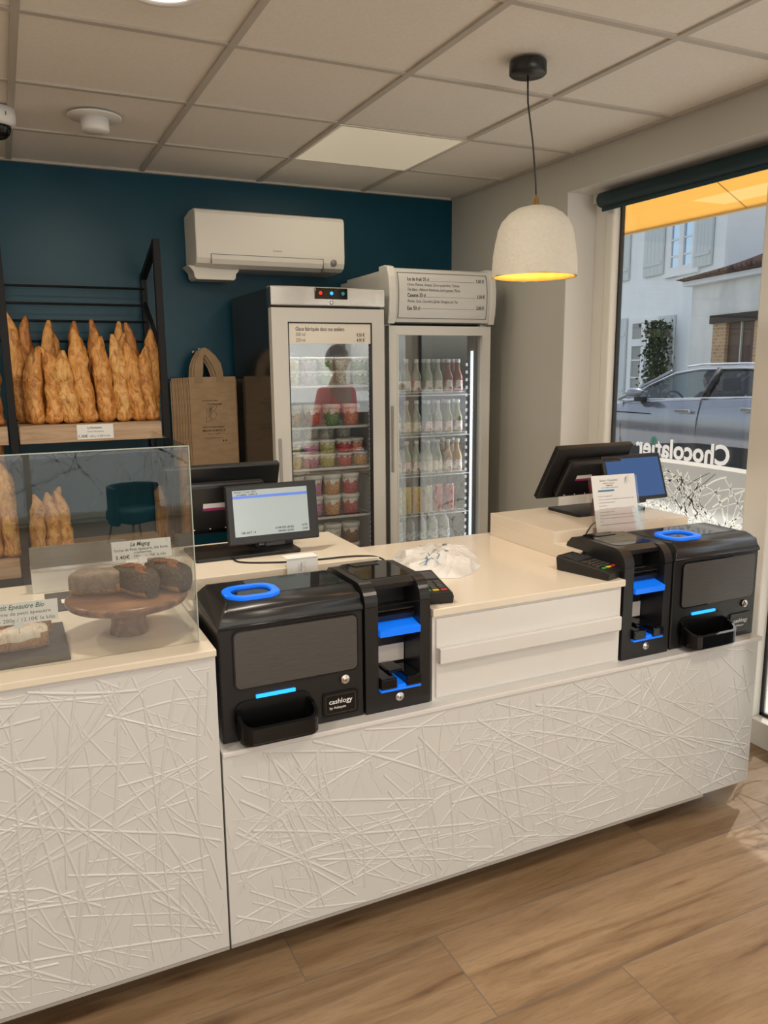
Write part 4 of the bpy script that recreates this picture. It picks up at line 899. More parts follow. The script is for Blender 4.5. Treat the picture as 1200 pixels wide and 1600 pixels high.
# card terminals
def terminal(label, x, y, z, rz):
    t = thing('card_terminal', label, 'card terminal', (x, y, z), rz); Q = T(rx=8)
    MB().prism([(-.095, .0), (.095, .0), (.10, .022), (.088, .03), (-.095, .048), (-.1, .04)], 0, -.045, .045, .005).build('body', M_black, t)
    # top slopes from back (+y) high to front low
    def top(y_): return .048 - (y_ + .095) / .183 * .018
    b = MB(); b.box(-.036, .036, -.03, .03, -.0005, .001, M=T(0, -.05, top(-.05) + .001, rx=-5.6)); b.build('screen', mat('terminal_screen', (.05, .05, .055), .1), t)
    keys = [('key', M_greyink)] * 12
    for r_ in range(4):
        for c in range(3): MB().box(-.009, .009, -.005, .005, 0, .003, .001, M=T(-.024 + .024 * c, .002 + .0155 * r_, top(.002 + .0155 * r_), rx=-5.6)).build('key', M_dpanel, t)
    for c, m in enumerate((mat('red_key', (.5, .03, .03), .4), mat('yellow_key', (.7, .5, .03), .4), mat('green_key', (.03, .35, .08), .4))):
        MB().box(-.009, .009, -.005, .005, 0, .0032, .001, M=T(-.024 + .024 * c, .068, top(.068), rx=-5.6)).build('key', m, t)
    return t
terminal('black card terminal with coloured keys beside the left banknote machine', 1.068, 1.962, SZ, 170)
terminal('black card terminal with coloured keys beside the right banknote machine', 1.643, 1.942, SZ, 196)

# ---------------------------------------------------------------- small things on the counter
t = thing('card_holder', 'small white folded card with wheat logo in front of the left till', 'card', (.755, 2.155, .905))
MB().box(-.048, .048, -.0012, 0, 0, .088, M=T(rx=-4)).build('card_front', M_paper, t); MB().box(-.048, .048, 0, .05, .0865, .088).build('card_fold', M_paper, t)
b = MB(); logo(b, T(-.016, .002 + -.0008, .035, rx=-4), .55, M_darkbrown); b.build('wheat_logo', M_darkbrown, t)

t = thing('leaflet_stand', 'clear acrylic stand with a printed white sheet beside the right till', 'leaflet stand', (1.935, 2.135, .935)); t.rotation_euler = (0, 0, R(-4))
Q = T(0, 0, .004, rx=-14)
MB().box(-.105, .105, .002, .0045, 0, .215, M=Q).build('back_pane', M_acryl, t); MB().box(-.105, .105, -.014, -.0115, 0, .10, M=Q).build('front_pane', M_acryl, t)
MB().box(-.105, .105, -.03, .06, 0, .003).build('foot', M_acryl, t)
sh = MB().box(-.093, .093, -.001, 0, .004, .222, M=Q).build('sheet', M_paper, t)
for (s, lx, lz, lw, lh, m) in [('Glacier - Chocolatier', -.060, .200, .078, .010, M_greyink), ('MAISON LE BASILLE', -.046, .191, .05, .006, M_greyink), ('COMMANDES', -.036, .183, .03, .006, M_ink), ('pour vos fêtes et événements', -.054, .176, .07, .006, M_greyink)]:
    text('lettering', s, Q @ FT(lx, -.0014, lz), m, sh, width=lw, height=lh)
MB().box(-.070, -.002, -.0018, -.0012, .164, .170, M=Q).build('blue_bar', M_blueink, sh)
lines = ['Tarifs et renseignements', 'Toutes nos créations sont préparées dans notre atelier avec des', 'produits frais de la région', 'Les commandes', 'Nous vous invitons à passer commande au moins deux jours avant', 'la date souhaitée, merci.', 'Gâteaux Entremets Tartes Glaces : uniquement sur demande', 'Pour les pièces montées, prévoir un délai de deux semaines', 'Pains', 'Les pains spéciaux sont disponibles sur réservation avant midi']
for i, s in enumerate(lines):
    sz = .15 if len(s) > 50 else .15 * len(s) / 60
    text('lettering', s, Q @ FT(-.072, -.0014, .146 - i * .0112), M_greyink, sh, width=sz, height=.0055)
b = MB(); logo(b, Q @ T(.045, -.0014, .186), .40, M_greyink); b.build('wheat_logo', M_greyink, sh)

def cable(label, pts, name='cable'):
    P_ = [Vector(p) for p in pts]; out = []
    for i in range(len(P_) - 1):
        a, b_, c, d_ = P_[max(i - 1, 0)], P_[i], P_[i + 1], P_[min(i + 2, len(P_) - 1)]
        for k in range(8):
            s = k / 8; out.append(.5 * ((2 * b_) + (c - a) * s + (2 * a - 5 * b_ + 4 * c - d_) * s * s + (3 * b_ - a - 3 * c + d_) * s ** 3))
    out.append(P_[-1]); tag(MB().tube(out, .0028, 8).build(name, M_black), label, 'cable')
cable('thin black cable across the left platform between till and machines', [(.61, 2.40, .967), (.60, 2.30, .966), (.70, 2.24, .966), (.82, 2.215, .966), (.95, 2.20, .966), (1.02, 2.165, .955), (1.05, 2.12, .895), (1.06, 2.06, .893)])
cable('thin black cable looping down behind the right card terminal', [(1.88, 2.20, .985), (1.80, 2.13, .99), (1.755, 2.10, .965), (1.78, 2.09, .94), (1.81, 2.08, .939), (1.74, 2.05, .94), (1.68, 2.03, .925), (1.668, 2.02, .893)])

# crumpled paper bag
def crumpled():
    q = random.Random(3); b = bmesh.new(); out = [(1.118, 2.19), (1.10, 2.27), (1.125, 2.36), (1.20, 2.45), (1.30, 2.475), (1.37, 2.455), (1.432, 2.41), (1.462, 2.345), (1.43, 2.27), (1.38, 2.17), (1.30, 2.10), (1.235, 2.075), (1.17, 2.11)]
    cx, cy = 1.275, 2.28; rings = 5; rows = []; n = len(out) * 2
    def op(k):
        i = k // 2; f = (k % 2) / 2; a = out[i]; c = out[(i + 1) % len(out)]; return (a[0] * (1 - f) + c[0] * f, a[1] * (1 - f) + c[1] * f)
    for r_ in range(rings + 1):
        s = r_ / rings; row = []
        for k in range(n):
            ox, oy = op(k); x = cx + (ox - cx) * s; y = cy + (oy - cy) * s; h = .046 * (1 - s ** 2.2) ** .7
            x += q.uniform(-.012, .012) * (0 < s < 1); y += q.uniform(-.012, .012) * (0 < s < 1); h = max(.002, h + q.uniform(-.014, .014) * (1 if s < .95 else .1))
            row.append(b.verts.new((x, y, SZ + h)))
        rows.append(row)
    c0 = b.verts.new((cx, cy, SZ + .048))
    for k in range(n): b.faces.new((c0, rows[1][k], rows[1][(k + 1) % n]))
    for r_ in range(1, rings):
        for k in range(n): b.faces.new((rows[r_][k], rows[r_ + 1][k], rows[r_ + 1][(k + 1) % n], rows[r_][(k + 1) % n]))
    for v in rows[0]: b.verts.remove(v)
    bot = [b.verts.new((v.co.x, v.co.y, SZ + .0005)) for v in rows[rings]]
    for k in range(n): b.faces.new((rows[rings][k], bot[k], bot[(k + 1) % n], rows[rings][(k + 1) % n]))
    b.faces.new(bot[::-1]); return b, rows
cb_, rows_ = crumpled()
t = thing('paper_bag', 'crumpled white printed paper bag lying flat on the cream worktop', 'paper bag', (0, 0, 0))
M_cbag = noisy('white_bag_paper', (.62, .60, .58), (.80, .79, .77), 14, .55, bs=.5, bd=.01)
tops = [v.co.copy() for row in rows_[1:] for v in row]
MB().merge(cb_).build('bag', M_cbag, t)
def zt(x, y): return min(tops, key=lambda c: (c.x - x) ** 2 + (c.y - y) ** 2).z
b = MB()
for pts in ([(1.175, 2.175), (1.19, 2.19), (1.175, 2.20), (1.20, 2.21)], [(1.20, 2.17), (1.215, 2.19), (1.205, 2.215)], [(1.21, 2.16), (1.235, 2.19), (1.25, 2.235)], [(1.16, 2.19), (1.20, 2.18), (1.225, 2.165)]):
    b.tube([(x, y, zt(x, y) + .003) for x, y in pts], .0018, 5, flat=.4)
b.build('blue_print', M_blueink, t)
b = MB()
for x, y in ((1.17, 2.36), (1.27, 2.40), (1.335, 2.33), (1.30, 2.26), (1.36, 2.38)): b.box(x - .007, x + .007, y - .004, y + .004, zt(x, y) + .0015, zt(x, y) + .003)
b.build('grey_marks', M_greyink, t)

# ---------------------------------------------------------------- bread display behind the glass guard
t = thing('glass_guard', 'clear glass guard around the bread on the left counter', 'glass guard', (0, 0, 0))
MB().box(-1.6, .381, 1.862, 1.868, SZ, 1.366).build('front_pane', M_acryl, t)
MB().box(.375, .381, 1.869, 2.36, SZ, 1.366).build('side_pane', M_glass, t)
b = MB(); b.box(.3795, .3815, 1.8615, 1.8685, SZ, 1.3665); b.box(-1.6, .3815, 1.8615, 1.8685, 1.3655, 1.3675); b.build('polished_edge', mat('glass_edge', (.45, .52, .47), .15), t)

t = thing('riser_box', 'white and clear acrylic riser behind the breads on the left counter', 'riser', (0, 0, 0))
MB().box(.03, .36, 2.50, 2.60, SZ, .955, .002).build('box', M_gloss, t); MB().box(.03, .30, 2.495, 2.505, .955, .965).build('edge', M_steel, t)
MB().box(.03, .30, 2.49, 2.496, .966, 1.03).build('clear_strip', mat('grey_acrylic', (.2, .19, .17), .1), t)

def slate(label, x0, x1, y0, y1):
    b = MB(); b.box(x0, x1, y0, y1, SZ, SZ + .008, .0015); return tag(b.build('slate_board', M_slate), label, 'slate board')
slate('dark slate board under the floured loaf on the left counter', -.30, .090, 1.876, 2.16)
slate('dark slate board lying behind the wooden cake stand', .06, .30, 2.28, 2.46)
b = MB(); b.box(.10, .22, 2.33, 2.37, SZ + .0085, SZ + .010); tag(b.build('paper_slip', M_paper), 'pale paper slip on the slate behind the cake stand', 'paper')

t = thing('cake_stand', 'round dark acacia cake stand carrying three seeded loaves', 'cake stand', (.240, 2.022, SZ))
MB().lathe([(0, .078), (.125, .076), (.142, .080), (.148, .089), (.147, .097), (.142, .100), (0, .100)], 64).build('plate', M_acacia, t)
MB().lathe([(.046, 0), (.047, .003), (.043, .03), (.044, .06), (.050, .079), (0, .079)], 40).build('foot', M_acacia, t)

def loaf_mesh(l, w, h, seed):
    b = bmesh.new(); nl, ns = 18, 20; rows = []
    for i in range(nl + 1):
        u_ = i / nl; x = (u_ - .5) * l; e = (1 - abs(2 * u_ - 1) ** 7) ** .5 if 0 < u_ < 1 else .62; row = []
        for k in range(ns):
            a = 2 * PI * k / ns; ca, sa = math.cos(a), math.sin(a); yy = math.copysign(abs(ca) ** .55, ca) * w / 2 * e; zz = math.copysign(abs(sa) ** .6, sa) * h / 2
            zz = zz * (1 if zz < 0 else e) + h / 2; yy *= .86 + .14 * min(1, zz / (h * .6)); nn = noise.noise(Vector((x * 30, yy * 30, zz * 30 + seed * 7))) * .005
            row.append(b.verts.new((x * (1 + nn), yy + nn, max(0, zz + (nn if zz > .01 else 0)))))
        rows.append(row)
    for i in range(nl):
        for k in range(ns): b.faces.new((rows[i][k], rows[i][(k + 1) % ns], rows[i + 1][(k + 1) % ns], rows[i + 1][k]))
    b.faces.new(rows[0][::-1]); b.faces.new(rows[-1]); return b
def loaf(label, x, y, z, rz, rx, topm, l=.165, w=.078, h=.062, seed=1, crack=True):
    t = thing('bread_loaf', label, 'bread', (x, y, z), rz, 'small loaves behind the glass guard')
    t.rotation_euler = (R(rx), 0, R(rz))
    b = MB(); b.merge(loaf_mesh(l, w, h, seed), smooth=True, m=M_loaf); b.mi(topm)
    for f in b.bm.faces:
        if f.calc_center_median().z > h * (.60 if topm is M_flour else .36) : f.material_index = 1
    b.build('loaf_body', None, t)
    if crack:
        b = MB(); pts = [(-l * .40 + l * .8 * k / 10, .010 * math.sin(k * 1.1) , h * (1.01 - .10 * abs(k - 5) / 5)) for k in range(11)]
        b.tube(pts, [.005, .010, .013, .015, .016, .016, .016, .015, .013, .010, .005], 8, flat=.45); b.build('split', M_crack, t)
    return t
CZ = SZ + .1005
loaf('seed covered dark loaf at the right edge of the cake stand', .345, 2.035, CZ, 112, 0, M_seed, .15, .075, .066, 1)
loaf('seed covered dark loaf in the middle of the cake stand', .262, 2.020, CZ, 112, 0, M_seed, .155, .078, .066, 2)
loaf('greyish loaf on the left of the cake stand', .178, 2.060, CZ, 165, 0, M_flour if False else noisy('grey_crust', (.16, .12, .09), (.26, .20, .15), 60, .6, bs=.4, bd=.004), .135, .078, .062, 3, False)
loaf('flour dusted brown tin loaf on the slate at the left edge', -.035, 1.985, SZ + .0085, 4, 0, M_flour, .165, .085, .062, 4, True)
loaf('second floured loaf half hidden behind the price card', -.01, 2.075, SZ + .0085, 2, 0, M_flour, .14, .07, .062, 5, False)

def stand_card(label, x, y, z, rz, rx, w, h, lines):
    t = thing('price_card', label, 'price card', (x, y, z), rz); Q = T(rx=-rx)
    MB().box(-w / 2, w / 2, -.001, 0, 0, h, M=Q).build('card', M_paper, t)
    MB().box(-.010, .010, -.003, .002, -.010, .006, M=Q).build('clip', mat('clear_clip', (.75, .75, .73), .2), t); MB().tube([(0, 0, -.008), (0, .004, -.035)], .0012, 6).build('pin', M_metal, t)
    for (s, lx, lz, lw, lh, m, sh) in lines: text('lettering', s, Q @ FT(lx, -.0015, lz), m, t, width=lw, height=lh, shear=sh)
    return t
stand_card('white price card headed Le Magog above the seeded loaves', .278, 1.985, 1.082, 0, 8, .142, .047,
           [('Le Magog', -.027, .033, .048, .014, M_ink, .3), ('Farine de Petit épeautre, thé fumé,', -.066, .022, .130, .010, M_greyink, 0), ('cranberries', -.020, .014, .042, .009, M_greyink, 0), ('3.40€', -.064, .003, .034, .013, M_ink, 0), ('- 290g / 11.70€ le kilo', -.027, .004, .084, .010, M_greyink, 0)])
stand_card('white price card headed Petit Epeautre Bio above the floured loaf', -.012, 1.945, .969, -2, 6, .172, .050,
           [('Le Petit Epeautre Bio', -.068, .035, .125, .016, M_green, .3), ('100% Farine de petit épeautre', -.080, .021, .150, .011, M_greyink, 0), ('3.40€', -.080, .004, .036, .014, M_green, 0), ('- 280g / 12.10€ le kilo', -.040, .005, .118, .012, M_greyink, 0)])

# ---------------------------------------------------------------- roller blind and awning
t = thing('roller_blind', 'dark teal rolled up blind along the top of the shop window', 'blind', (2.63, 0, 2.298))
MB().tube([(0, -1.2, 0), (0, 3.125, 0)], .034, 24).build('fabric_roll', mat('teal_blind', (.008, .035, .045), .55), t)
MB().box(-.004, .004, -1.2, 3.12, -.052, -.03, .002).build('bottom_bar', mat('teal_blind'), t)

M_awn = mat('yellow_awning_fabric', (.80, .56, .20), .7)
def _aw():
    m = M_awn; p = bsdf(m); o = m.node_tree.nodes['Material Output']; tr = N(m, 'ShaderNodeBsdfTranslucent'); tr.inputs[0].default_value = (.92, .66, .27, 1)
    m1 = N(m, 'ShaderNodeMixShader'); m1.inputs[0].default_value = .6; L(m, p.outputs[0], m1.inputs[1]); L(m, tr.outputs[0], m1.inputs[2]); L(m, m1.outputs[0], o.inputs[0])
_aw()
t = thing('awning', 'yellow fabric awning over the pavement outside the window', 'awning', (0, 0, 0))
b = MB(); b.prism([(2.83, 2.86), (3.80, 2.385), (3.80, 2.375), (2.83, 2.85)], 1, -3.0, 6.5); b.build('fabric', M_awn, t)
MB().box(3.79, 3.82, -3.0, 6.5, 2.37, 2.40, .003).build('front_rail', mat('awning_rail', (.7, .5, .2), .4), t)
b = MB()
for y in (-1.5, 0, 1.5, 3.3, 4.8): b.prism([(2.83, 2.848), (3.80, 2.373), (3.80, 2.371), (2.83, 2.846)], 1, y, y + .006)
b.build('seam', mat('seam_brown', (.45, .25, .06), .7), t)

# ---------------------------------------------------------------- street
GZ = -.15
M_asph = noisy('pale_asphalt', (.44, .43, .41), (.50, .49, .47), 12, .9)
struct(MB().box(2.82, 60, -40, 60, GZ - .1, GZ).build('ground_street', M_asph)); 
b = MB(); b.box(2.96, 4.6, -6, 20, GZ, -.03, .01); tag(b.build('pavement', noisy('pavement_concrete', (.50, .47, .42), (.56, .53, .48), 8, .9)), 'pale pavement outside the shop window', 'pavement', kind='structure')
struct(MB().box(-30, 2.9, -40, YREAR - .21, GZ - .1, GZ).build('ground_rear', M_asph))
b = MB(); b.box(-10, 12, -22, -21, GZ, 5); tag(b.build('far_wall', noisy('render_white', (.62, .60, .56), (.68, .66, .62), 2, .9)), 'pale rendered wall across the rear yard', 'wall', kind='structure')

# house facades use a local frame: s along the wall, depth d inwards, z up
AZ = R(43.1); U_ = Vector((.276, .961, 0)); NN = Vector((.961, -.276, 0))
HK = 1.35
def fac_M(D): return Matrix(((U_.x * HK, NN.x * HK, 0, math.sin(AZ) * D * HK), (U_.y * HK, NN.y * HK, 0, math.cos(AZ) * D * HK), (0, 0, HK, 1.55 * (1 - HK)), (0, 0, 0, 1)))
M_house = noisy('white_render', (.86, .87, .87), (.90, .91, .91), 3, .85)
M_shut = mat('pale_grey_shutter', (.62, .66, .66), .6)
M_wframe = mat('white_upvc', (.82, .82, .82), .4)
M_sky_gl = mat('sky_tinted_window_glass', (.45, .58, .75), .03, .75)  # blue of the mirrored sky is put into the pane colour
M_curt = noisy('net_curtain', (.28, .29, .27), (.42, .43, .40), 40, .8, (6, 6, 1))
t = thing('white_house', 'white rendered house with pale shutters across the street', 'house'); t.matrix_world = fac_M(14.0)
MB().box(-2.2, 9, 0, 7, GZ, 6.2).build('wall', M_house, t)
MB().prism([(-2.6, 6.2), (9.2, 6.2), (9.2, 6.4), (3.4, 8.0), (-2.6, 6.4)], 1, -.4, 7.4).build('roof', mat('roof_tile_brown', (.22, .11, .07), .8), t)
def house_window(t, s0, s1, z0, z1, nrow, curtain, transom=None):
    w = MB(); w.box(s0 - .03, s1 + .03, -.03, .03, z0 - .06, z0); w.ring([(s0, z0), (s1, z0), (s1, z1), (s0, z1)], [(s0 + .08, z0 + .08), (s1 - .08, z0 + .08), (s1 - .08, z1 - .08), (s0 + .08, z1 - .08)], 1, -.025, .04)
    mid = (s0 + s1) / 2; w.box(mid - .06, mid + .06, -.03, .03, z0 + .05, z1 - .05)
    if transom: w.box(s0 + .05, s1 - .05, -.03, .03, transom - .06, transom + .06)
    zt_ = transom or z1; n = nrow
    for k in range(1, n): z = z0 + (zt_ - z0) * k / n; w.box(s0 + .05, s1 - .05, -.018, .02, z - .012, z + .012)
    w = w.build('window', M_wframe, t); MB().box(s0 + .05, s1 - .05, -.006, .0, z0 + .05, z1 - .05).build('pane', M_sky_gl if not curtain else M_curt, w); return w
def shutter(t, s0, s1, z0, z1):
    b = MB(); b.box(s0, s1, -.045, -.008, z0, z1, .006)
    for k in range(1, 5): b.box(s0 + (s1 - s0) * k / 5 - .002, s0 + (s1 - s0) * k / 5 + .002, -.048, -.044, z0 + .01, z1 - .01)
    for z in (z0 + .15, z1 - .3): b.box(s0 + .02, s1 - .02, -.058, -.045, z, z + .05)
    b.build('shutter', M_shut, t)
house_window(t, -1.47, -.72, 2.86, 4.3, 6, False); shutter(t, -.58, .03, 2.88, 4.35); shutter(t, -1.92, -1.47, 2.86, 4.3); shutter(t, .56, 1.0, 2.9, 4.3)
house_window(t, -.53, .42, 1.0, 2.25, 3, True, 1.86); shutter(t, -1.04, -.55, .9, 2.24); shutter(t, .55, .95, .9, 2.28)
MB().box(-1.62, -.62, -.05, 0, 2.80, 2.86).build('sill', M_house, t)

t = thing('shed_annex', 'low annex with brown tiled roof, brick jambs and dark doors across the street', 'outbuilding'); t.matrix_world = fac_M(12.5)
M_ann = noisy('weathered_render', (.66, .64, .60), (.84, .82, .78), 2.2, .9, (1, 1, .5))
b = MB(); b.box(-1.82, -1.28, 0, 3.2, GZ, 2.52); b.box(-4.6, -2.86, 0, 3.2, GZ, 2.52); b.box(-2.86, -1.82, 0, 3.2, 2.06, 2.52); b.box(-2.86, -1.82, .5, 3.2, GZ, 2.06); b.build('wall', M_ann, t)
MB().box(-2.95, -1.80, -.05, .05, 2.0, 2.10).build('lintel', mat('dark_timber', (.035, .028, .025), .8), t)
def brick():
    m = mat('warm_brick', (.4, .22, .1), .85); tc = N(m, 'ShaderNodeTexCoord'); mp = N(m, 'ShaderNodeMapping'); mp.inputs['Rotation'].default_value = (R(90), 0, 0); L(m, tc.outputs['Object'], mp.inputs[0])
    b_ = N(m, 'ShaderNodeTexBrick'); b_.inputs['Scale'].default_value = 6; b_.inputs['Color1'].default_value = (.42, .22, .09, 1); b_.inputs['Color2'].default_value = (.55, .33, .16, 1); b_.inputs['Mortar'].default_value = (.5, .42, .32, 1); b_.inputs['Mortar Size'].default_value = .03
    L(m, mp.outputs[0], b_.inputs[0]); L(m, b_.outputs[0], bsdf(m).inputs['Base Color']); return m
M_brick = brick()
for (a, c) in ((-2.12, -1.84), (-2.95, -2.68)): MB().box(a, c, -.02, .15, GZ, 2.0).build('brick_jamb', M_brick, t)
b = MB(); b.box(-2.39, -2.12, .02, .06, GZ, 2.0, .005); b.build('door_leaf', mat('brown_door', (.085, .045, .03), .6), t); b = MB(); b.box(-2.68, -2.41, .02, .06, GZ, 2.0, .005); b.build('door_leaf', mat('brown_door'), t)
b = MB(); b.box(-2.41, -2.39, .0, .07, GZ, 2.0); b.build('door_gap', mat('pale_strip', (.55, .52, .48), .6), t)
MB().box(-4.7, -1.20, -.10, .02, 2.50, 2.56).build('fascia', M_house, t)
# tiled roof
b = MB(); z_e, z_r, dep = 2.58, 3.3, 2.0
b.prism([(-.16, z_e), (dep, z_r + .15), (dep + 1.5, z_e + .2), (dep + 1.5, z_e), (0, z_e - .03)], 0, -4.7, -1.18)
n = 39
for k in range(n):
    s = -4.66 + k * .09; b.tube([(s, -.20, z_e + .02), (s, dep, z_r + .17)], .032, 8)
for v in b.bm.verts:
    if v.co.x > -2.6 and v.co.z > z_e: 
        v.co.z = z_e + (v.co.z - z_e) * max(.02, min(1, (-1.1 - v.co.x) / 1.5))
b.build('roof', noisy('old_roof_tiles', (.10, .055, .045), (.24, .14, .11), 9, .85), t)

# climbing shrub
def shrub():
    q = random.Random(5); b = MB()
    for i in range(2600):
        z = q.random() ** .8; w = .25 * (1 - z * .55) * (1 if z < .95 else .4); br = q.choice([-.5, .0, .55]) if z > .55 else q.uniform(-1, 1); x = w * (br + q.gauss(0, .28)); y = q.gauss(0, .10); s = q.uniform(.035, .06)
        Mx = T(x, y, GZ + z * 2.3, q.uniform(0, 360), q.uniform(0, 360), q.uniform(0, 360)); bb = bmesh.new(); bb.faces.new([bb.verts.new(p) for p in ((0, 0, 0), (s * .5, s * .3, 0), (0, s * 1.2, .01), (-s * .5, s * .3, 0))]); b.merge(bb, Mx)
    return b
t = thing('climbing_shrub', 'dark narrow evergreen shrub against the white house', 'shrub'); t.matrix_world = fac_M(14.0) @ Matrix.Translation((-.98, -.25, 0))
shrub().build('foliage', noisy('dark_foliage', (.018, .035, .012), (.06, .09, .03), 8, .7), t, auto=False); MB().tube([(0, 0, GZ), (.02, 0, 1.0), (-.03, 0, 1.8)], [.03, .02, .01], 8).build('stem', mat('bark', (.08, .05, .03), .9), t)

# ---------------------------------------------------------------- car (side facing the shop at x = 7.2, nose towards +y)
M_paint = mat('silver_blue_paint', (.26, .27, .31), .18, .55, coat=1)
M_clad = mat('car_cladding', (.02, .02, .021), .5)
M_tint = glass_mat('tinted_car_glass', (.25, .28, .30), 1.5, 1.3)
M_clearg = glass_mat('car_front_glass', (.62, .68, .68), 1.5, 1.3)
M_chrome = mat('chrome', (.8, .8, .82), .08, 1)
M_tyre = mat('tyre', (.015, .015, .016), .7)
M_cabin = mat('cabin_trim', (.03, .03, .033), .7)
car = thing('car', 'silver grey estate car passing in the street outside', 'car', (0, 0, 0))
CW0, CW1 = 7.2, 9.05; cm = (CW0 + CW1) / 2
# stations along y: lower body cross-sections
def car_body():
    b = bmesh.new(); st = []
    ys = [4.55, 4.65, 4.9, 5.3, 5.9, 6.6, 7.3, 8.0, 8.5, 8.9, 9.15, 9.28]
    belt = [1.02, 1.18, 1.20, 1.195, 1.18, 1.14, 1.105, 1.065, .99, .92, .84, .70]
    ins = [.16, .06, .02, 0, 0, 0, 0, 0, .01, .05, .14, .32]
    for y, zb, i_ in zip(ys, belt, ins):
        half = (CW1 - CW0) / 2 - i_; pr = [(-half + .03, .22 if 4.7 < y < 9.2 else .4), (-half - .0, .32), (-half + .005, .50), (-half - .02, .62), (-half - .018, .80), (-half - .005, .93), (-half + .03, zb - .04), (-half + .07, zb)]
        row = [b.verts.new((cm + px, y, pz)) for px, pz in pr] + [b.verts.new((cm - px, y, pz)) for px, pz in pr[::-1]]; st.append(row)
    for i in range(len(st) - 1):
        for k in range(15): b.faces.new((st[i][k], st[i][k + 1], st[i + 1][k + 1], st[i + 1][k]))
        b.faces.new((st[i][15], st[i][0], st[i + 1][0], st[i + 1][15]))
    b.faces.new(st[0]); b.faces.new(st[-1][::-1]); return b
MB().merge(car_body(), smooth=True).build('body', M_paint, car)
b = MB()   # lower cladding and sill
b.prism([(5.95, .16), (8.12, .16), (8.10, .44), (7.5, .55), (6.75, .62), (5.95, .62)], 0, CW0 - .028, CW0 + .06, .008); b.prism([(5.95, .16), (8.12, .16), (8.10, .44), (5.95, .60)], 0, CW1 - .06, CW1 + .028, .008); b.build('sill_cladding', M_clad, car)
# greenhouse pillars and roof
def roof_z(y):
    P_ = [(4.62, 1.20), (4.95, 1.40), (5.4, 1.475), (6.0, 1.505), (6.6, 1.512), (7.1, 1.498), (7.45, 1.44), (7.8, 1.28), (8.20, 1.065)]
    for (a, za), (c, zc) in zip(P_, P_[1:]):
        if a <= y <= c: return za + (zc - za) * (y - a) / (c - a)
    return 1.06
b = bmesh.new(); ys = [4.95 + k * .1 for k in range(26)]; rws = []
for y in ys:
    zr = roof_z(y); rws.append([b.verts.new((cm + s * (.60 if abs(s) == 1 else .55) , y, zr - (.035 if abs(s) == 1 else (.008 if abs(s) > .8 else -.01 + .0)))) for s in (-1, -.9, -.45, 0, .45, .9, 1)])
for i in range(len(rws) - 1):
    for k in range(6): b.faces.new((rws[i][k], rws[i][k + 1], rws[i + 1][k + 1], rws[i + 1][k]))
g = bmesh.ops.extrude_face_region(b, geom=b.faces[:]); bmesh.ops.translate(b, verts=[v for v in g['geom'] if isinstance(v, bmesh.types.BMVert)], vec=(0, 0, -.03))
MB().merge(b, smooth=True).build('roof', M_paint, car)
def side_x(z): return CW0 + .05 + (z - 1.1) / .4 * .27     # side glass leans inwards
def bar(p, q_, w, m, nm, mir=True, th=.03):
    for sgn in ((0, 1) if mir else (0,)):
        bb = MB(); A = Vector((side_x(p[1]), p[0], p[1])); B_ = Vector((side_x(q_[1]), q_[0], q_[1]))
        if sgn: A.x = 2 * cm - A.x; B_.x = 2 * cm - B_.x
        bb.tube([A, B_], w, 8, flat=.7); bb.build(nm, m, car)
bar((8.10, 1.075), (7.45, 1.43), .032, M_paint, 'front_pillar'); bar((6.745, 1.13), (6.735, 1.46), .045, M_blackg, 'centre_pillar'); bar((5.95, 1.17), (5.90, 1.46), .045, M_blackg, 'rear_pillar'); bar((4.75, 1.19), (5.05, 1.42), .06, M_paint, 'tail_pillar')
def glass_side(pts, m, nm='side_window'):
    for sgn in (0, 1):
        bb = bmesh.new(); vs = [bb.verts.new(((side_x(z) + .012) if not sgn else 2 * cm - side_x(z) - .012, y, z)) for y, z in pts]; bb.faces.new(vs); MB().merge(bb).build(nm, m, car, auto=False)
glass_side([(7.98, 1.08), (7.66, 1.26), (7.38, 1.40), (7.02, 1.445), (6.76, 1.45), (6.76, 1.13)], M_clearg)
glass_side([(6.71, 1.14), (6.71, 1.45), (5.97, 1.445), (5.97, 1.185)], M_tint); glass_side([(5.88, 1.19), (5.88, 1.44), (5.2, 1.41), (4.9, 1.22)], M_tint)
bb = bmesh.new(); vs = [bb.verts.new(p) for p in ((CW0 + .06, 8.16, 1.06), (CW1 - .06, 8.16, 1.06), (cm + .58, 7.46, 1.425), (cm - .58, 7.46, 1.425))]; bb.faces.new(vs); MB().merge(bb).build('windscreen', M_clearg, car, auto=False)
for sgn in (0, 1):
    xx = (lambda z: side_x(z) - .012) if not sgn else (lambda z: 2 * cm - side_x(z) + .012)
    MB().tube([(xx(1.08) - (.02 if not sgn else -.02), 8.0, 1.072), (xx(1.12) - (.02 if not sgn else -.02), 7.2, 1.108), (xx(1.15) - (.02 if not sgn else -.02), 6.5, 1.145), (xx(1.18) - (.02 if not sgn else -.02), 5.3, 1.20)], .008, 6).build('chrome_strip', M_chrome, car)
    MB().tube([(xx(1.10), 7.98, 1.085), (xx(1.26), 7.68, 1.262), (xx(1.41), 7.36, 1.412), (xx(1.45), 7.0, 1.458), (xx(1.46), 6.4, 1.47), (xx(1.45), 5.5, 1.45), (xx(1.4), 5.1, 1.40)], .009, 6).build('chrome_strip', M_chrome, car)
    MB().tube([((cm - .6) if not sgn else cm + .6, y, roof_z(y) + .012) for y in (5.3, 5.8, 6.4, 7.0, 7.25)], .013, 6).build('roof_rail', M_chrome, car)
b = MB()
for y0_, y1_, za, zb_ in ((8.0, 8.01, .45, 1.06), (6.765, 6.745, .60, 1.13), (5.99, 5.93, .72, 1.17)): b.tube([(CW0 - .014, y0_, za), (CW0 - .021, (y0_ + y1_) / 2, (za + zb_) / 2), (CW0 + .03, y1_, zb_)], .004, 5)
b.build('door_seam', M_ink, car)
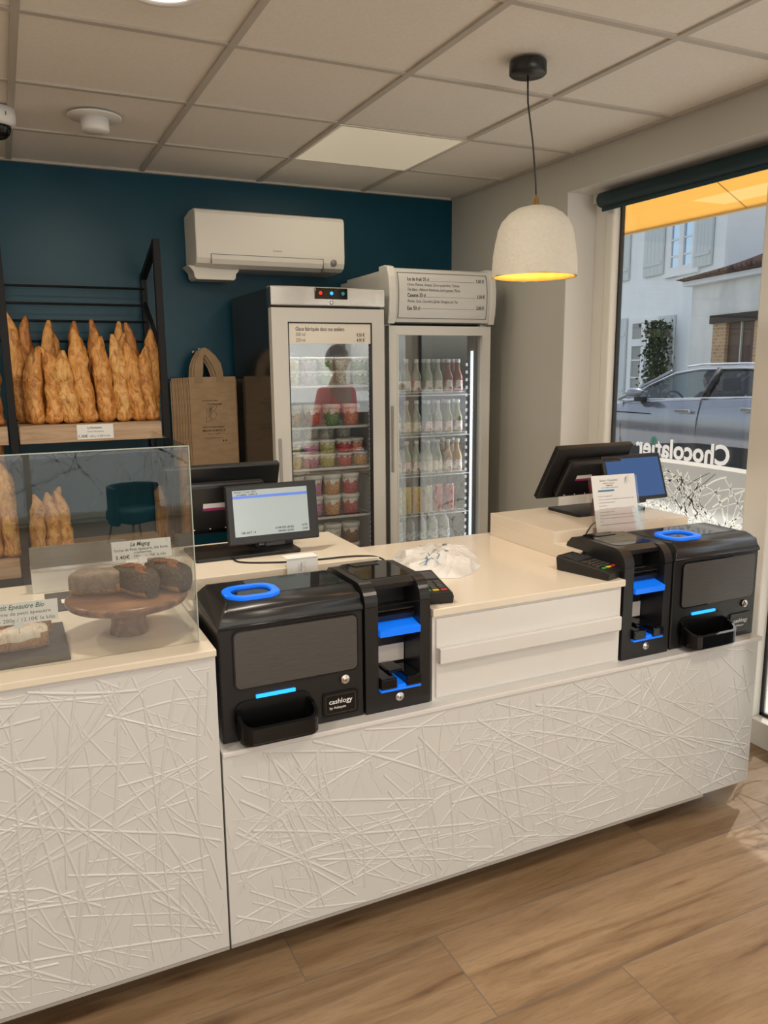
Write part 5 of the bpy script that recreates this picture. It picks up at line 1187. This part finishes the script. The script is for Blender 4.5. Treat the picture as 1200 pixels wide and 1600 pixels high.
for y in (6.955, 6.02):
    z = .975 + (6.955 - y) * .06; MB().prism(rrect(y - .12, y + .12, z - .022, z + .022, .02), 0, CW0 - .05, CW0 - .02, .005).build('door_handle', M_chrome, car)
MB().box(CW0 - .03, CW0 - .018, 7.5, 8.15, .915, .925).build('side_trim', M_blackg, car)
mr = MB().lathe([(0, -.13), (.05, -.11), (.075, -.04), (.075, .04), (.05, .10), (0, .12)], 20, M=T(CW0 - .12, 7.65, 1.18) @ Matrix.Rotation(R(90), 4, 'Y') @ Matrix.Diagonal((.75, 1.5, .9, 1))).build('wing_mirror', M_paint, car)
MB().box(CW0 - .06, CW0 + .05, 7.62, 7.74, 1.06, 1.12, .01).build('mirror_arm', M_clad, mr)
for y in (5.50, 8.47):
    for sx_, fx_ in ((CW0 - .01, 1), (CW1 + .01, -1)):
        w = MB().lathe([(.20, -.10), (.33, -.10), (.345, -.07), (.345, .07), (.33, .10), (.20, .10)], 40, M=T(sx_ + fx_ * .10, y, GZ + .345) @ Matrix.Rotation(R(90), 4, 'Y')).build('wheel', M_tyre, car)
        rm = MB(); Mx = T(sx_ + fx_ * .02, y, GZ + .345) @ Matrix.Rotation(R(90), 4, 'Y'); rm.lathe([(.0, 0), (.05, 0), (.05, .03), (.0, .03)], 20, M=Mx); rm.lathe([(.19, -.01), (.21, -.01), (.21, .08), (.19, .08), (.19, -.01)], 36, M=Mx, cap=False)
        for k in range(5): rm.box(-.02, .02, .03, .20, 0, .03, .004, M=Mx @ Matrix.Rotation(R(72 * k), 4, 'Z'))
        rm.build('rim', M_metal, w)
        MB().ring([(y + .40 * math.cos(a), GZ + .345 + .42 * math.sin(a)) for a in [R(k * 12) for k in range(-1, 17)]], [(y + .355 * math.cos(a), GZ + .345 + .36 * math.sin(a)) for a in [R(k * 12) for k in range(-1, 17)]], 0, sx_ - .03 * fx_, sx_ + .06 * fx_).build('arch_cladding', M_clad, car)
b = MB(); b.box(CW0 + .12, CW1 - .12, 4.9, 8.1, .45, .60)
b.build('cabin_floor', M_cabin, car)
for x in (CW0 + .45, CW1 - .45):
    for y in (6.85, 5.9): b = MB(); b.box(x - .24, x + .24, y - .05, y + .45, .58, .72, .04); b.box(x - .24, x + .24, y - .16, y - .03, .70, 1.18, .04); b.box(x - .12, x + .12, y - .19, y - .11, 1.2, 1.36, .03); b.build('seat', M_cabin, car)
MB().tube([(CW0 + .45 + .17 * math.cos(R(a)), 7.55 + .06 * math.sin(R(a)), 1.02 + .16 * math.sin(R(a))) for a in range(0, 360, 20)], .013, 8, closed=True).build('steering_wheel', M_cabin, car)

# ---------------------------------------------------------------- people
M_skin = mat('skin', (.48, .28, .19), .5)
def skinned(name, edges, m, parent=None, sub=2):
    """edges: list of (a, b), nodes: dict name -> (xyz, radius)"""
    nodes, links = edges; keys = list(nodes); me = bpy.data.meshes.new(name); me.from_pydata([nodes[k][0] for k in keys], [(keys.index(a), keys.index(c)) for a, c in links], [])
    o = bpy.data.objects.new(name, me); COL.objects.link(o); md = o.modifiers.new('skin', 'SKIN'); md.use_smooth_shade = True
    for i, k in enumerate(keys): r = nodes[k][1]; r = (r, r) if not isinstance(r, tuple) else r; me.skin_vertices[0].data[i].radius = r
    me.skin_vertices[0].data[0].use_root = True
    s_ = o.modifiers.new('sub', 'SUBSURF'); s_.levels = sub; s_.render_levels = sub; me.materials.append(m)
    if parent: o.parent = parent
    return o
def add_head(t, x, y, z, face_deg, haircol, long_hair=False):
    """head mesh with nose, brow, lips, ears (part), hair (part)"""
    Q = T(x, y, z, rz=face_deg)    # local: face looks to -y
    b = bmesh.new(); bmesh.ops.create_icosphere(b, subdivisions=4, radius=1)
    for v in b.verts:
        c = v.co; jaw = max(0, -c.z); c.x *= .076 * (1 - .28 * jaw); c.y *= .096 * (1 - .12 * jaw); c.z *= .118
        if c.y < 0:
            c.y -= .022 * math.exp(-((c.x / .012) ** 2 + ((c.z + .010) / .020) ** 2)); c.y += .008 * math.exp(-(((abs(c.x) - .030) / .014) ** 2 + ((c.z - .012) / .012) ** 2)); c.y -= .006 * math.exp(-((c.x / .022) ** 2 + ((c.z + .052) / .008) ** 2)); c.y -= .006 * math.exp(-((c.x / .02) ** 2 + ((c.z + .09) / .015) ** 2))
    h = MB().merge(b, Q, M_skin, True).build('head', M_skin, t)
    for sx in (-1, 1):
        MB().lathe([(0, 0), (.009, .002), (.010, .006), (0, .009)], 14, M=Q @ T(sx * .031, -.089, .010, rx=90)).build('eye', M_paper, h)
        MB().lathe([(0, 0), (.016, .004), (.02, .02), (.012, .028), (0, .03)], 12, M=Q @ T(sx * .070, .005, -.005, ry=90 * sx) @ Matrix.Diagonal((1.5, .7, .7, 1))).build('ear', M_skin, h)
    b = bmesh.new(); bmesh.ops.create_icosphere(b, subdivisions=4, radius=1)
    for v in b.verts:
        c = v.co; c.x *= .086; c.y *= .106; c.z *= .126; c += c.normalized() * noise.noise(c * 60) * .004
    kill = [v for v in b.verts if (v.co.y < -.02 and v.co.z < .045) or v.co.z < (-.10 if long_hair else -.05)]
    bmesh.ops.delete(b, geom=kill, context='VERTS'); MB().merge(b, Q @ T(0, .006, .006), None, True).build('hair', mat('hair_%d' % int(haircol[0] * 1000), haircol, .6), t)
    return h
def hand(t_nodes, t_links, pre, wrist, wk, dirv, palm_n, side, r=.0085):
    """adds a palm and five fingers to a skin skeleton"""
    d = Vector(dirv).normalized(); nrm = Vector(palm_n).normalized(); s = d.cross(nrm).normalized() * side; W = Vector(wrist)
    t_nodes[pre + 'palm'] = (tuple(W + d * .05), (.030, .015)); t_links.append((wk, pre + 'palm'))
    for i, (off, ln) in enumerate(((-.030, .068), (-.010, .078), (.010, .072), (.029, .056))):
        a = W + d * .085 + s * off; t_nodes[f'{pre}f{i}a'] = (tuple(a), r); t_links.append((pre + 'palm', f'{pre}f{i}a'))
        c = a + (d * .85 + nrm * .25) * ln * .55; e = c + (d * .6 + nrm * .7) * ln * .45; t_nodes[f'{pre}f{i}b'] = (tuple(c), r * .9); t_nodes[f'{pre}f{i}c'] = (tuple(e), r * .75); t_links += [(f'{pre}f{i}a', f'{pre}f{i}b'), (f'{pre}f{i}b', f'{pre}f{i}c')]
    a = W + d * .035 - s * .030; c = a + (d * .5 - s * .7 + nrm * .2) * .035; e = c + (d * .85 - s * .2 + nrm * .3) * .03
    for nm, p_, rr in (('ta', a, .011), ('tb', c, .0095), ('tc', e, .008)): t_nodes[pre + nm] = (tuple(p_), rr)
    t_links += [(wk, pre + 'ta'), (pre + 'ta', pre + 'tb'), (pre + 'tb', pre + 'tc')]

def standing_person(label, x, y, rz, shirt, trousers, hair):
    t = thing('person', label, 'person', (x, y, 0), rz)
    n = {'pel': ((0, 0, .93), .12), 'sp': ((0, .005, 1.10), .105), 'ch': ((0, 0, 1.28), .125), 'nk': ((0, .01, 1.44), .055), 'hd': ((0, 0, 1.53), .05)}; l = [('pel', 'sp'), ('sp', 'ch'), ('ch', 'nk'), ('nk', 'hd')]
    for s, p_ in ((-1, 'l'), (1, 'r')):
        n.update({p_ + 'sh': ((s * .165, .01, 1.375), .055), p_ + 'el': ((s * .225, .03, 1.09), .038), p_ + 'wr': ((s * .235, -.09, .87), .026), p_ + 'hp': ((s * .09, 0, .86), .095), p_ + 'kn': ((s * .105, -.01, .49), .058), p_ + 'an': ((s * .11, .02, .09), .040), p_ + 'hl': ((s * .11, .01, .045), .038), p_ + 'to': ((s * .125, -.16, .03), .028)})
        l += [('ch', p_ + 'sh'), (p_ + 'sh', p_ + 'el'), (p_ + 'el', p_ + 'wr'), ('pel', p_ + 'hp'), (p_ + 'hp', p_ + 'kn'), (p_ + 'kn', p_ + 'an'), (p_ + 'an', p_ + 'hl'), (p_ + 'hl', p_ + 'to')]
        hand(n, l, p_, n[p_ + 'wr'][0], p_ + 'wr', (0, -.3, -1), (-s, 0, 0), s)
    skinned('body', (n, l), M_skin, t)
    def grow(ks, ls, extra, m, nm): skinned(nm, ({k: (n[k][0] if k not in extra else extra[k][0], (n[k][1] + .014) if k not in extra else extra[k][1]) for k in ks}, ls), m, t)
    grow(['pel', 'sp', 'ch', 'lsh', 'lel', 'rsh', 'rel'], [('pel', 'sp'), ('sp', 'ch'), ('ch', 'lsh'), ('lsh', 'lel'), ('ch', 'rsh'), ('rsh', 'rel')], {}, shirt, 'shirt')
    grow(['pel', 'lhp', 'lkn', 'lan', 'rhp', 'rkn', 'ran'], [('pel', 'lhp'), ('lhp', 'lkn'), ('lkn', 'lan'), ('pel', 'rhp'), ('rhp', 'rkn'), ('rkn', 'ran')], {}, trousers, 'trousers')
    for s in (-1, 1): MB().box(s * .12 - .045, s * .12 + .045, -.20, .07, 0, .085, .03, 3).build('shoe', M_black, t)
    add_head(t, 0, -.01, 1.62, 0, hair); return t
standing_person('person in coral red shirt by the shop window, mirrored in the freezer door', 2.33, 1.46, 150, mat('coral_shirt', (.92, .12, .14), .7), mat('dark_jeans', (.03, .04, .07), .8), (.06, .04, .03)).scale = (.97, .97, .97)

def seated_person(label, x, y, hair, shirt):
    t = thing('person', label, 'person', (x, y, 0), 180)     # faces +y
    n = {'pel': ((0, .0, .80), .11), 'sp': ((0, .03, .95), .10), 'ch': ((0, .05, 1.08), .115), 'nk': ((0, .04, 1.20), .052), 'hd': ((0, .03, 1.25), .05)}; l = [('pel', 'sp'), ('sp', 'ch'), ('ch', 'nk'), ('nk', 'hd')]
    for s, p_ in ((-1, 'l'), (1, 'r')):
        n.update({p_ + 'sh': ((s * .16, .04, 1.14), .052), p_ + 'el': ((s * .22, -.14, .98), .038), p_ + 'wr': ((s * .16, -.40, 1.02), .026), p_ + 'hp': ((s * .09, -.06, .79), .085), p_ + 'kn': ((s * .11, -.42, .82), .06), p_ + 'an': ((s * .11, -.62, .66), .042)})
        l += [('ch', p_ + 'sh'), (p_ + 'sh', p_ + 'el'), (p_ + 'el', p_ + 'wr'), ('pel', p_ + 'hp'), (p_ + 'hp', p_ + 'kn'), (p_ + 'kn', p_ + 'an')]
        hand(n, l, p_, n[p_ + 'wr'][0], p_ + 'wr', (0, -1, .2), (0, -.3, -1), s)
    skinned('body', (n, l), M_skin, t, 1)
    skinned('shirt', ({k: (n[k][0], n[k][1] + .014) for k in ('pel', 'sp', 'ch', 'lsh', 'lel', 'rsh', 'rel')}, [('pel', 'sp'), ('sp', 'ch'), ('ch', 'lsh'), ('lsh', 'lel'), ('ch', 'rsh'), ('rsh', 'rel')]), shirt, t, 1)
    add_head(t, 0, .01, 1.31, 0, hair); return t
seated_person('person sitting at the wheel in the near front seat of the car', CW0 + .45, 7.02, (.02, .015, .012), mat('dark_shirt', (.05, .06, .09), .8))
seated_person('person in the far front seat of the car, partly hidden by the driver', CW1 - .45, 7.06, (.10, .06, .035), mat('grey_shirt', (.25, .24, .24), .8))

# teal tub chair and table near the rear window (mirrored in the glass guard)
t = thing('tub_chair', 'teal upholstered tub chair near the rear window, seen mirrored in the glass guard', 'chair', (.98, -3.5, 0), 150); t.scale = (.72, .72, .72)
M_tealf = mat('teal_fabric', (.006, .07, .10), .8)
MB().box(-.28, .28, -.28, .25, .28, .44, .05, 3).build('seat', M_tealf, t)
b = MB(); o_ = [(.33 * math.cos(R(a)), .33 * math.sin(R(a))) for a in range(-10, 191, 10)]; i_ = [(.27 * math.cos(R(a)), .27 * math.sin(R(a))) for a in range(190, -11, -10)]; b.prism(o_ + i_, 2, .25, .72, .02); b.build('backrest', M_tealf, t)
for sx in (-1, 1):
    for sy in (-1, 1): MB().tube([(sx * .2, sy * .2, .29), (sx * .25, sy * .25, 0)], [.018, .012], 8).build('leg', M_rackwood, t)
